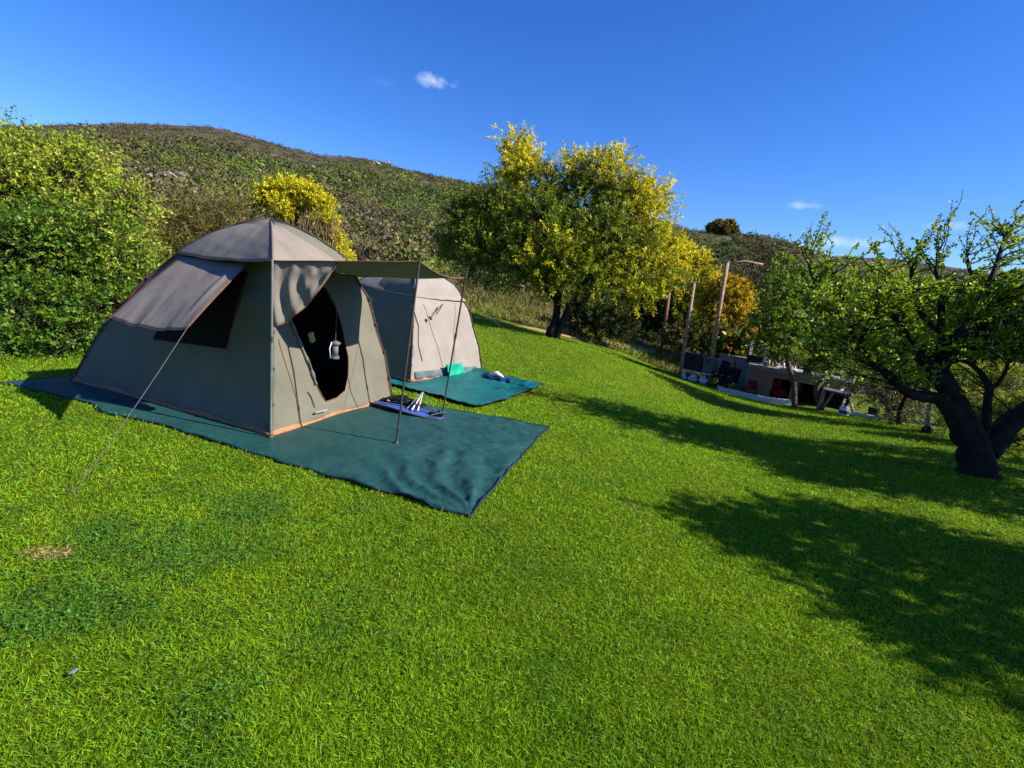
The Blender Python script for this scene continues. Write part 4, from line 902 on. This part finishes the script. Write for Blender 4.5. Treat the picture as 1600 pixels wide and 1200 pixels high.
# trees that stand outside the view on the right and shade the lawn
def shade_tree(x, y, hgt, rad, label, nb=12, seed=1):
    rg = np.random.default_rng(seed)
    bb = np.array([x, y, h1(x, y)])
    B = []
    for k in range(nb):
        a_ = rg.uniform(0, 6.28); rr_ = rad*rg.random()**.5; B.append((bb+np.array([math.cos(a_)*rr_, math.sin(a_)*rr_, hgt*(.55+.4*rg.random())]), rg.uniform(.4, .62), .3))
    return plant('orchard_tree', bb, label, 'tree', B, [limb(bb, bb+np.array([0, 0, hgt*.55]), .16, .08)], gm_in, gm_out, per_m2=27, lper=12, L=.10, W=.06, twl=.36)
shade_tree(7.75, 2.3, 4.0, 1.45, 'leafy orchard tree just outside the right edge, shading the near lawn', 22, 3)
shade_tree(9.0, 6.0, 3.9, 1.75, 'leafy orchard tree outside the right edge next to the gnarled tree', 22, 8)
shade_tree(12.5, 7.0, 4.6, 1.6, 'leafy orchard tree outside the right edge beyond the gnarled tree', 14, 5)

# ------------------------------------------------------------------ leaning posts
pm = mat('weathered_post', (.44, .30, .20), (.22, .12, .075), .85, 7, .5, 30)
pm2 = mat('red_brown_post', (.26, .12, .07), (.15, .07, .04), .85, 7, .5, 30)
def post(top, base, d, r, m_, label, db=0):
    b_ = gnd(base[0], base[1]); d = (b_-EYEP) @ FWD; t_ = W3(top[0], top[1], d+db)
    e_ = empty('wooden_post', b_, label, 'post', 'tall wooden posts on the lawn')
    MB().tube([b_-np.array([0, 0, .3]), b_*.5+t_*.5, t_], [r, r*.95, r*.9], 12).build('post_shaft', m_, e_, smooth=True)
    MB().tube([t_, t_+np.array([0, 0, .04])], [r*1.15, r*1.1], 12).build('post_cap', M['pole'], e_)
    return e_, b_, t_
post((1046, 455), (1032, 558), 24, .085, pm2, 'reddish brown wooden post, shortest and farthest of the three')
post((1085, 440), (1062, 592), 20.6, .07, pm, 'pale thin wooden post, middle of the three')
e3, b3, t3 = post((1137, 409), (1104, 601), 20, .085, pm, 'tall weathered post with a crossbar at its top')
MB().tube([t3-np.array([.1, 0, .08]), W3(1165, 408, (t3-EYEP) @ FWD), W3(1192, 413, (t3-EYEP) @ FWD+.2)], .035, 8).build('crossbar', pm, e3, smooth=True)

# ------------------------------------------------------------------ braai (stone barbecue) and camp kitchen
brick = mat('brown_brick', (.48, .30, .21), (.34, .20, .14), .9, 5, .6, 25)
concrete = mat('grey_concrete', (.34, .33, .32), (.24, .235, .23), .9, 3, .5, 20)
white = mat('white_paint', (.72, .72, .74), (.6, .6, .63), .6, 8)
black = mat('black_plastic', (.012, .012, .014), (.008, .008, .01), .5, 20)
near_black = mat('near_black_matte', (.012, .010, .010), (.006, .005, .005), .95)  # near-black for the openings' inside and the bench's back board
red = mat('red_cloth', (.30, .015, .02), (.2, .01, .015), .7, 10)
grey = mat('grey_plastic', (.13, .135, .15), (.09, .095, .11), .6, 6)
blue = mat('blue_cloth', (.05, .10, .36), (.03, .07, .26), .75, 12)
paleblue = mat('pale_blue_panel', (.26, .33, .42), (.2, .26, .34), .7, 5)
skin = mat('skin', (.32, .17, .10), (.28, .14, .08), .55, 8); hairm = mat('hair', (.02, .012, .008), None, .6, 40)
navy = mat('navy_clothing', (.012, .017, .032), (.008, .01, .02), .9, 12, .4, 20)
ba = gnd(1165, 611); bz = gnd(1305, 638); zb = min(ba[2], bz[2])-.1
e1 = unit((bz-ba)*[1, 1, 0]); e2 = np.array([-e1[1], e1[0], 0]); 
if e2[1] < 0: e2 = -e2
LB = np.linalg.norm((bz-ba)[:2]); AXB = [e1, e2, EZ]
top_z = W3(1168, 566, float((ba-EYEP) @ FWD))[2]
def bp(s, t, z): return ba*np.array([1, 1, 0])+e1*s+e2*t+EZ*z
br = empty('stone_braai', bp(LB/2, .5, zb), 'brown brick braai with two dark fire openings under a grey slab top', 'barbecue')
hb = top_z-zb-.16
cols_ = [(0, .75), (1.75, .25), (LB-.75, .75)]
wl = MB()
wl.box(bp(.45, .55, zb+hb/2), (.9, 1.1, hb), AXB); wl.box(bp(LB*.5+.1, .55, zb+hb/2), (.22, 1.1, hb), AXB); wl.box(bp(LB-.28, .55, zb+hb/2), (.56, 1.1, hb), AXB)
wl.box(bp(LB/2, .12, zb+hb-.11), (LB-.02, .235, .22), AXB)
wl.build('brick_wall', brick, br)
MB().box(bp(LB/2, 1.06, zb+hb/2), (LB-.04, .08, hb-.01), AXB).build('back_wall', near_black, br)
MB().box(bp(LB/2, .55, zb+.25), (LB-.1, .9, .06), AXB).build('fire_floor', near_black, br)
MB().box(bp(LB/2+.1, .5, zb+hb+.08), (LB+.35, 1.35, .16), AXB).build('slab_top', concrete, br, bevel=.02)
MB().box(bp(LB*.30, .2, zb+.75), (.5, .02, .5), AXB).build('red_panel', red, br)
# slab edge in front
a_ = gnd(1122, 610); b_ = gnd(1242, 634); dr = unit((b_-a_)*[1, 1, 0]); nn = np.array([-dr[1], dr[0], 0])
nk = 12; V = []; F = []
for i in range(nk+1):
    p = a_+(b_-a_)*i/nk; p = drop(p)
    for o_, z in ((0, .16), (0, -.1), (.28, .16), (.28, -.1)): V.append(p+nn*(o_ if nn[1] > 0 else -o_)+EZ*z)
for i in range(nk):
    k = i*4; F += [(k, k+1, k+5, k+4), (k, k+4, k+6, k+2), (k+2, k+6, k+7, k+3)]
F += [(0, 2, 3, 1), (nk*4, nk*4+1, nk*4+3, nk*4+2)]
tag(MB().add(V, F).build('slab_kerb', white), 'white painted kerb of the slab in front of the brick braai', 'kerb')
a_ = gnd(1335, 650); b_ = gnd(1368, 656); MBk = MB().tube([a_+EZ*.06, b_+EZ*.05], [.07, .07], 8); tag(MBk.build('kerb_stone', white), 'short white kerb stone right of the picnic bench', 'kerb')
# things on the slab top
zt = zb+hb+.16
def item(name, label, cat, p): return empty(name, p, label, cat)
p = bp(.05, .35, zt); o = item('camp_stove', 'black gas stove box with raised lid on the left end of the braai top', 'stove', p)
MB().box(p+EZ*.16, (.62, .40, .30), AXB).build('stove_body', black, o, bevel=.01); MB().box(p+EZ*.55-e1*.28, (.04, .40, .62), AXB).build('stove_lid', grey, o, bevel=.005)
p = bp(.62, .0, zt)
for k, (nm, lb, off, hh, rr_, m_) in enumerate((('bottle', 'white bottle beside the black stove on the braai top', .0, .34, .05, white), ('bottle', 'yellow squeeze bottle second from the stove on the braai top', .14, .24, .045, mat('yellow_plastic', (.55, .35, .02))), ('jar', 'pale blue jar standing in front of the stove', -.12, .18, .06, paleblue))):
    b0 = p+e1*off; o = item(nm, lb, 'bottle' if nm == 'bottle' else 'jar', b0)
    MB().tube([b0, b0+EZ*hh*.7, b0+EZ*hh*.85], [rr_, rr_, rr_*.45], 10).build('bottle_body' if nm == 'bottle' else 'jar_body', m_, o, smooth=True); MB().tube([b0+EZ*hh*.85, b0+EZ*hh], [rr_*.5, rr_*.5], 10).build('lid', black, o)
p = bp(1.35, .1, zt); o = item('dish_rack', 'white dish rack of plates near the middle of the braai top', 'dish rack', p)
MB().box(p+EZ*.03, (.55, .34, .05), AXB).build('tray', white, o, bevel=.01)
for k in range(5): MB().tube([p+e1*(-.2+.1*k)+EZ*.14, p+e1*(-.18+.1*k)+EZ*.14], [.10, .10], 14).build('plate', white, o)
p = bp(2.0, .1, zt); o = item('cooler_bag', 'small red lunch bag behind the slim grey trunk on the braai top', 'bag', p); MB().box(p+EZ*.13, (.26, .2, .24), AXB).build('bag_body', red, o, bevel=.03); MB().tube([p+e1*-.1+EZ*.25, p+EZ*.34, p+e1*.1+EZ*.25], .012, 6).build('handle', black, o)
# camp kitchen left of the braai
def tub(name, px, py, d, w_, h_, dp, m_, label, cat, taper=.85):
    c = gnd(px, py); o = empty(name, c, label, cat)
    mb = MB(); v = []
    for z, k in ((0, taper), (h_, 1)):
        for sx, sy in ((-1, -1), (1, -1), (1, 1), (-1, 1)): v.append(c+e1*sx*w_*.5*k+e2*sy*dp*.5*k+EZ*z)
    mb.add(v, [(0, 1, 5, 4), (1, 2, 6, 5), (2, 3, 7, 6), (3, 0, 4, 7), (3, 2, 1, 0), (4, 5, 6, 7)]); mb.build('box_body', m_, o, bevel=.01)
    MB().box(c+EZ*(h_+.025), (w_*1.06, dp*1.06, .05), AXB).build('box_lid', m_, o, bevel=.01)
    return o, c
def table(name, px, py, d, w_, h_, dp, m_, label):
    c = gnd(px, py); o = empty(name, c, label, 'table')
    MB().box(c+EZ*h_, (w_, dp, .04), AXB).build('tabletop', m_, o, bevel=.008)
    for sx in (-1, 1):
        for sy in (-1, 1): MB().tube([c+e1*sx*w_*.46+e2*sy*dp*.42, c+e1*sx*w_*.46+e2*sy*dp*.42+EZ*h_], .015, 6).build('leg', M['pole'], o)
    return o, c
o, c = table('camp_table', 1088, 596, 20.6, 1.25, .42, .7, white, 'low white camp table under the dark grey storage box')
def boxon(name, c, w_, h_, dp, m_, label, cat):
    o = empty(name, c, label, cat); MB().box(c+EZ*h_/2, (w_, dp, h_), AXB).build('box_body', m_, o, bevel=.02); MB().box(c+EZ*(h_+.02), (w_*1.04, dp*1.04, .04), AXB).build('box_lid', m_, o, bevel=.01)
    MB().box(c+EZ*h_*.8-e2*dp*.52, (w_*.3, .03, .05), AXB).build('latch', black, o); return o
boxon('storage_box', c-e1*.22+EZ*.44, .78, .62, .6, black if False else mat('charcoal_plastic', (.035, .034, .033), (.025, .025, .025), .7), 'dark charcoal storage box beside the middle leaning post', 'box')
boxon('storage_box', c+e1*.42+EZ*.44, .42, .56, .55, grey, 'lighter grey storage box right of the charcoal box', 'box')
for k in range(3):
    p = c+e1*(-.45+.42*k)-e2*.35; o = empty('plastic_bag', p, ('crumpled white bag under the charcoal box', 'crumpled white bag in the middle below the table', 'crumpled white bag below the lighter grey box')[k], 'bag')
    bm = bmesh.new(); bmesh.ops.create_icosphere(bm, subdivisions=3, radius=.17)
    for v in bm.verts: v.co = v.co*(1+.35*ns(v.co.x*9+k*7, v.co.y*9, v.co.z*9)); v.co.z = v.co.z*.9+.13; v.co += Vector(p)
    me = bpy.data.meshes.new('bag_body'); bm.to_mesh(me); bm.free(); link('bag_body', me, white, o)
    MB().tube([p+EZ*.27, p+EZ*.34+e1*.04], [.02, .035], 6).build('bag_knot', white, o)
# low pale wall and blue panel behind the person
c = gnd(1160, 605); o = empty('service_wall', c, 'low pale grey wall between the person and the brick braai', 'wall')
MB().box(c+EZ*.55, (2.3, .15, 1.3), AXB).build('wall_panel', mat('pale_render', (.26, .27, .28), (.2, .21, .22), .9, 4, .3, 20), o); MB().box(c+EZ*1.22, (2.4, .22, .05), AXB).build('coping', concrete, o)
c = gnd(1169, 612); o = empty('blue_board', c, 'upright pale blue board leaning by the left end of the braai', 'board')
MB().box(c+EZ*.72+e2*.1, (.5, .03, 1.0), AXB).build('board_panel', paleblue, o, bevel=.005); MB().tube([c+e1*.2, c+e1*.2+EZ*1.1+e2*.15], .015, 6).build('strut', M['pole'], o)
# camp chairs
def camp_chair(px, py, d, m_, label, sc=1., rz=0, scene_grp='folding camp chairs by the braai'):
    c = gnd(px, py); o = empty('camp_chair', c, label, 'chair', scene_grp)
    fx = e1*math.cos(rz)+e2*math.sin(rz); fy = -e1*math.sin(rz)+e2*math.cos(rz)
    g = lambda a_, b_, z: c+(fx*a_+fy*b_+EZ*z)*sc
    V, F = grid(lambda u, v: g(-.26+.52*u, -.24+.46*v, .42-.05*math.sin(math.pi*u)), 6, 4); MB().add(V, F).build('seat', m_, o, smooth=True, solid=.012)
    V, F = grid(lambda u, v: g(-.27+.54*u, .22+.14*v+.05*math.sin(math.pi*u), .40+.52*v), 6, 5); MB().add(V, F).build('backrest', m_, o, smooth=True, solid=.012)
    for sx in (-1, 1):
        MB().tube([g(.28*sx, -.26, 0), g(.28*sx, .24, .44)], .012*sc, 6).build('leg', M['pole_dark'], o)
        MB().tube([g(.28*sx, .26, 0), g(.28*sx, -.24, .44), g(.28*sx, -.25, .62)], .012*sc, 6).build('leg', M['pole_dark'], o)
        MB().tube([g(.28*sx, .20, .40), g(.28*sx, .37, .93)], .012*sc, 6).build('back_post', M['pole_dark'], o)
        MB().box(g(.28*sx, 0, .63), (.05*sc, .5*sc, .025*sc), [fx, fy, EZ]).build('armrest', m_, o, bevel=.008)
    return o, c, g
camp_chair(1118, 606, 19.2, navy, 'navy folding chair with its back to the tallest leaning post', 1.15, -.5)
oc, cc, gg = camp_chair(1134, 612, 18.6, navy, 'navy folding chair that the person sits on', 1.0, -.2)
camp_chair(1173, 618, 18.3, red, 'small red folding chair beside the pale blue board', .62, .4)
# person sitting, dark hair and navy clothes
pr = empty('person', cc, 'person in navy clothes with long dark hair sitting in front of the braai', 'person')
def skinfig(name, vs, es, rs, m_, parent, root_i=0):
    me = bpy.data.meshes.new(name); me.from_pydata([tuple(v) for v in vs], es, []); o = link(name, me, m_, parent)
    md = o.modifiers.new('skin', 'SKIN'); 
    for i, r_ in enumerate(rs): me.skin_vertices[0].data[i].radius = (r_, r_)
    me.skin_vertices[0].data[root_i].use_root = True
    s = o.modifiers.new('sub', 'SUBSURF'); s.levels = 2; s.render_levels = 2
    return o
G = gg
vs = [G(0, .08, .50), G(0, .10, .68), G(0, .10, .88), G(0, .08, 1.0), G(0, .05, 1.08), G(0, .03, 1.18),            # pelvis, belly, chest, neck, head
      G(-.10, .06, .50), G(-.12, -.32, .50), G(-.12, -.34, .10), G(-.12, -.46, .04),
      G(.10, .06, .50), G(.12, -.34, .52), G(.12, -.30, .10), G(.12, -.42, .04),
      G(-.18, .09, .93), G(-.24, .02, .70), G(-.14, -.18, .62), G(.18, .09, .93), G(.25, -.0, .70), G(.15, -.20, .64), G(0, .02, 1.26)]
es = [(0, 1), (1, 2), (2, 3), (3, 4), (4, 5), (5, 20), (0, 6), (6, 7), (7, 8), (8, 9), (0, 10), (10, 11), (11, 12), (12, 13), (2, 14), (14, 15), (15, 16), (2, 17), (17, 18), (18, 19)]
rs = [.14, .13, .14, .06, .05, .095, .10, .075, .05, .04, .10, .075, .05, .04, .06, .045, .032, .06, .045, .032, .07]
skinfig('person_body', vs, es, rs, skin, pr)
# clothes: a slightly larger skin over the same bones
cl_i = [0, 1, 2, 6, 7, 8, 10, 11, 12, 14, 15, 16, 17, 18, 19]; mp = {a_: i for i, a_ in enumerate(cl_i)}
skinfig('clothing', [vs[i] for i in cl_i], [(mp[a_], mp[b_]) for a_, b_ in es if a_ in mp and b_ in mp], [rs[i]+.022 for i in cl_i], navy, pr)
skinfig('hair', [G(0, .10, 1.27), G(0, .13, 1.17), G(0, .16, 1.0), G(0, .17, .85)], [(0, 1), (1, 2), (2, 3)], [.085, .10, .085, .05], hairm, pr)
hand = []; 
for sx, b_ in ((-1, vs[16]), (1, vs[19])):
    V_ = [b_, b_+(vs[16]-vs[15])*0-gg(0, 1, 0)*0+(G(0, -.07, 0)-G(0, 0, 0))]; E_ = [(0, 1)]; Rr = [.028, .03]
    for k in range(5):
        off = G(-.028+.014*k, -.12 if k else -.07, -.02)-G(0, 0, 0); V_ += [V_[1]+off*.5, V_[1]+off]; i = len(V_)-2; E_ += [(1, i), (i, i+1)]; Rr += [.009, .008]
    skinfig('hand', V_, E_, Rr, skin, pr)
# red exercise-ball-like beanbag in front of the braai
c = gnd(1217, 622); bm = bmesh.new(); bmesh.ops.create_uvsphere(bm, u_segments=24, v_segments=14, radius=.3)
for v in bm.verts: v.co.z = max(v.co.z, -.2)*.8; v.co *= 1+.05*ns(v.co.x*5, v.co.y*5, v.co.z*5)
me = bpy.data.meshes.new('beanbag'); bm.to_mesh(me); bm.free(); o = link('beanbag', me, red, None, True); o.location = c+EZ*.16; tag(o, 'round red cushion on the ground by the left fire opening', 'cushion')
# picnic bench of poles
pb = gnd(1300, 643); o = empty('picnic_bench', pb, 'rough wooden picnic bench with slanting legs right of the braai', 'bench')
paleb = mat('pale_timber', (.38, .29, .18), (.25, .18, .11), .85, 6)
dq = float((pb-EYEP) @ FWD); ta, tb_ = W3(1287, 607, dq+.1), W3(1332, 618, dq-.4); mid = (ta+tb_)/2; dt = unit(tb_-ta); nt2 = np.array([-dt[1], dt[0], 0])
MB().box(mid, (np.linalg.norm(tb_-ta), .6, .06), [dt, nt2, np.cross(dt, nt2)]).build('tabletop', grey, o, bevel=.01)
for px0, py0, px1, py1 in ((1303, 612, 1284, 640), (1290, 610, 1276, 640), (1322, 616, 1312, 646), (1326, 616, 1334, 648)):
    a_ = W3(px0, py0, dq); b_ = gnd(px1, py1); MB().tube([a_, b_], .045, 8).build('leg', paleb, o)
c = gnd(1306, 645); MB().box(mid*np.array([1, 1, 0])+EZ*(c[2]+.3)+nt2*.3, (.75, .1, .6), [dt, nt2, EZ]).build('back_board', near_black, o)
c = gnd(1317, 650); o = empty('water_drum', c, 'small white and blue water container right of the picnic bench', 'container')
MB().tube([c, c+EZ*.26, c+EZ*.3], [.13, .13, .06], 12).build('drum_body', white, o, smooth=True); MB().tube([c+EZ*.3, c+EZ*.35], .05, 10).build('cap', blue, o); MB().tube([c+EZ*.08, c+EZ*.18], .133, 12).build('band', blue, o)
c = gnd(1362, 652); o = empty('bucket', c, 'black bucket at the end of the white kerb stone', 'bucket'); MB().tube([c, c+EZ*.3], [.12, .15], 12).build('bucket_body', black, o, smooth=True); MB().tube([c+EZ*.3-e1*.14, c+EZ*.42, c+EZ*.3+e1*.14], .008, 6).build('handle', M['pole'], o)
# short post with white side and dark base
c = gnd(1448, 676); dq = float((c-EYEP) @ FWD); t_ = W3(1453, 618, dq); o = empty('tap_post', c, 'short pale post on a dark base behind the gnarled trunk', 'post')
MB().tube([c, c+unit(t_-c)*.12, c+unit(t_-c)*.16], [.13, .10, .05], 10).build('base', M['bark'], o); MB().tube([c+unit(t_-c)*.14, t_, W3(1452, 598, dq)], [.05, .045, .03], 10).build('post_shaft', mat('pale_post', (.34, .31, .27), (.16, .14, .12), .8, 8), o)

# ------------------------------------------------------------------ small things by the tents
# folded camp chair with blue seat lying on the mat
c = np.array([*gnd(634, 648)[:2], .06]); o = empty('folded_chair', c, 'folded camp chair with blue fabric and black frame lying on the big mat', 'chair')
ca = unit(np.array([*gnd(690, 655)[:2], 0])-np.array([*gnd(590, 636)[:2], 0])); cb = np.array([-ca[1], ca[0], 0])
g = lambda a_, b_, z: c+(ca*a_+cb*b_+EZ*z)*1.15
V, F = grid(lambda u, v: g(-.40+.80*u, (-.14+.26*v)*(1-.65*(2*u-1)**2)+.02, .02+.02*math.sin(u*5)+.012*ns(u*5, v*3, 1)), 24, 8); MB().add(V, F).build('blue_fabric', blue, o, smooth=True, solid=.01)
rim = [g(-.40+.80*u, (-.14)*(1-.65*(2*u-1)**2)+.02, .025+.02*math.sin(u*5)) for u in np.linspace(0, 1, 24)]; MB().tube(rim, .009, 6).build('frame_tube', M['pole_dark'], o, smooth=True)
V, F = grid(lambda u, v: g(-.36+.46*u, .06+.20*v, .03+.09*math.sin(math.pi*u)*math.sin(math.pi*min(v+.15, 1))+.03*ns(u*7, v*5, 4)), 16, 12); MB().add(V, F).build('black_fabric', black, o, smooth=True, solid=.01)
MB().tube([g(.02, -.02, .04), g(.10, .14, .20), g(.30, .06, .05)], .007, 6).build('frame_rod', M['pole'], o); MB().tube([g(.08, -.03, .04), g(.11, .13, .19), g(.14, -.02, .04)], .012, 6).build('white_strap', white, o)
MB().tube([g(-.1, .05, .05), g(.0, .1, .10), g(.1, .12, .12)], .007, 6).build('frame_rod', M['pole'], o); MB().tube([g(.30, -.04, .03), g(.42, .04, .07)], .006, 6).build('frame_rod', M['pole'], o)
for px, py in ((690, 657), (598, 640)):
    pass
# dark sandals by the second pole
c = np.array([*gnd(681, 655)[:2], .075]); o = empty('sandal', c, 'small black sandal lying beside the right awning pole', 'sandal')
V, F = grid(lambda u, v: c+ca*(-.09+.18*u)+cb*(-.035+.07*v)*(1-.4*abs(2*u-1))+EZ*(.012), 8, 4); MB().add(V, F).build('sole', black, o, solid=.02)
MB().tube([c+ca*.02-cb*.03+EZ*.01, c+ca*.03+EZ*.06, c+ca*.02+cb*.03+EZ*.01], .01, 6).build('strap', black, o)
# hanging lantern and label inside the doorway
c = at(524, 540, 5.15); o = empty('lantern', c, 'white hanging lantern in the dark doorway of the open tent', 'lantern')
MB().tube([c, c+EZ*.03, c+EZ*.05], [.035, .055, .015], 14).build('lantern_cap', grey, o, smooth=True); MB().tube([c-EZ*.10, c], [.03, .03], 14).build('lantern_globe', mat('frosted_globe', (.16, .16, .15)), o, smooth=True); MB().tube([c-EZ*.13, c-EZ*.10], [.045, .038], 14).build('lantern_base', grey, o); MB().tube([c+EZ*.05, c+EZ*.75], .003, 5).build('lantern_cord', M['rope'], o)
MB().tube([c-EZ*.12-cb*.07, c-EZ*.02-cb*.09, c+EZ*.04-cb*.06], .006, 6).build('lantern_handle', white, o, smooth=True)
c = at(487, 527, 5.15); o = tag(MB().box(c, (.05, .03, .10), [unit(EY+.4*EZ), EX, unit(EZ-.4*EY)]).build('carton', mat('yellow_card', (.45, .38, .12))), 'small yellow packet hanging inside the open tent left of the lantern', 'packet')
# green towel over the sill of the second tent
ft = lambda b_, z, a_=0: T2(np.array([-.03-a_, b_, z]))
V, F = grid(lambda u, v: (lambda b_: ft(b_, .26*(1-v)+.015, .02+.16*max(v-.5, 0)+.03*math.sin(u*11+v*3)))(.78+.46*u+.04*v), 18, 10); o = MB().add(V, F).build('green_towel', mat('bright_green_cloth', (.01, .42, .26), (.008, .32, .2), .9, 10), None, smooth=True, solid=.012); tag(o, 'bright green towel draped over the sill of the beige tent', 'towel')
c = gnd(775, 596)+EZ*.10; tag(MB().tube([c-ca*.12, c+EZ*.05, c+ca*.12-EZ*.02], [.04, .05, .04], 10).build('rolled_cloth', white, None, smooth=True), 'white rolled cloth on the far edge of the teal mat', 'cloth')
V, F = grid(lambda u, v: gnd(757+40*u, 589+10*u+6*v)+EZ*(.06+.05*math.sin(math.pi*v)+.02*math.sin(u*14)), 14, 4); o = MB().add(V, F).build('blue_bundle', mat('navy_cloth', (.01, .04, .14)), None, smooth=True, solid=.01); tag(o, 'dark blue crumpled cover beside the right corner of the beige tent', 'cover')
# litter in the grass
c = gnd(107, 1068)+EZ*.03; tag(MB().add([c, c+[.022, .004, .004], c+[.026, .024, .010], c+[.004, .02, .003]], [(0, 1, 2, 3)]).build('paper_scrap', paleblue, None, solid=.002), 'tiny pale blue scrap of litter in the near left grass', 'litter')
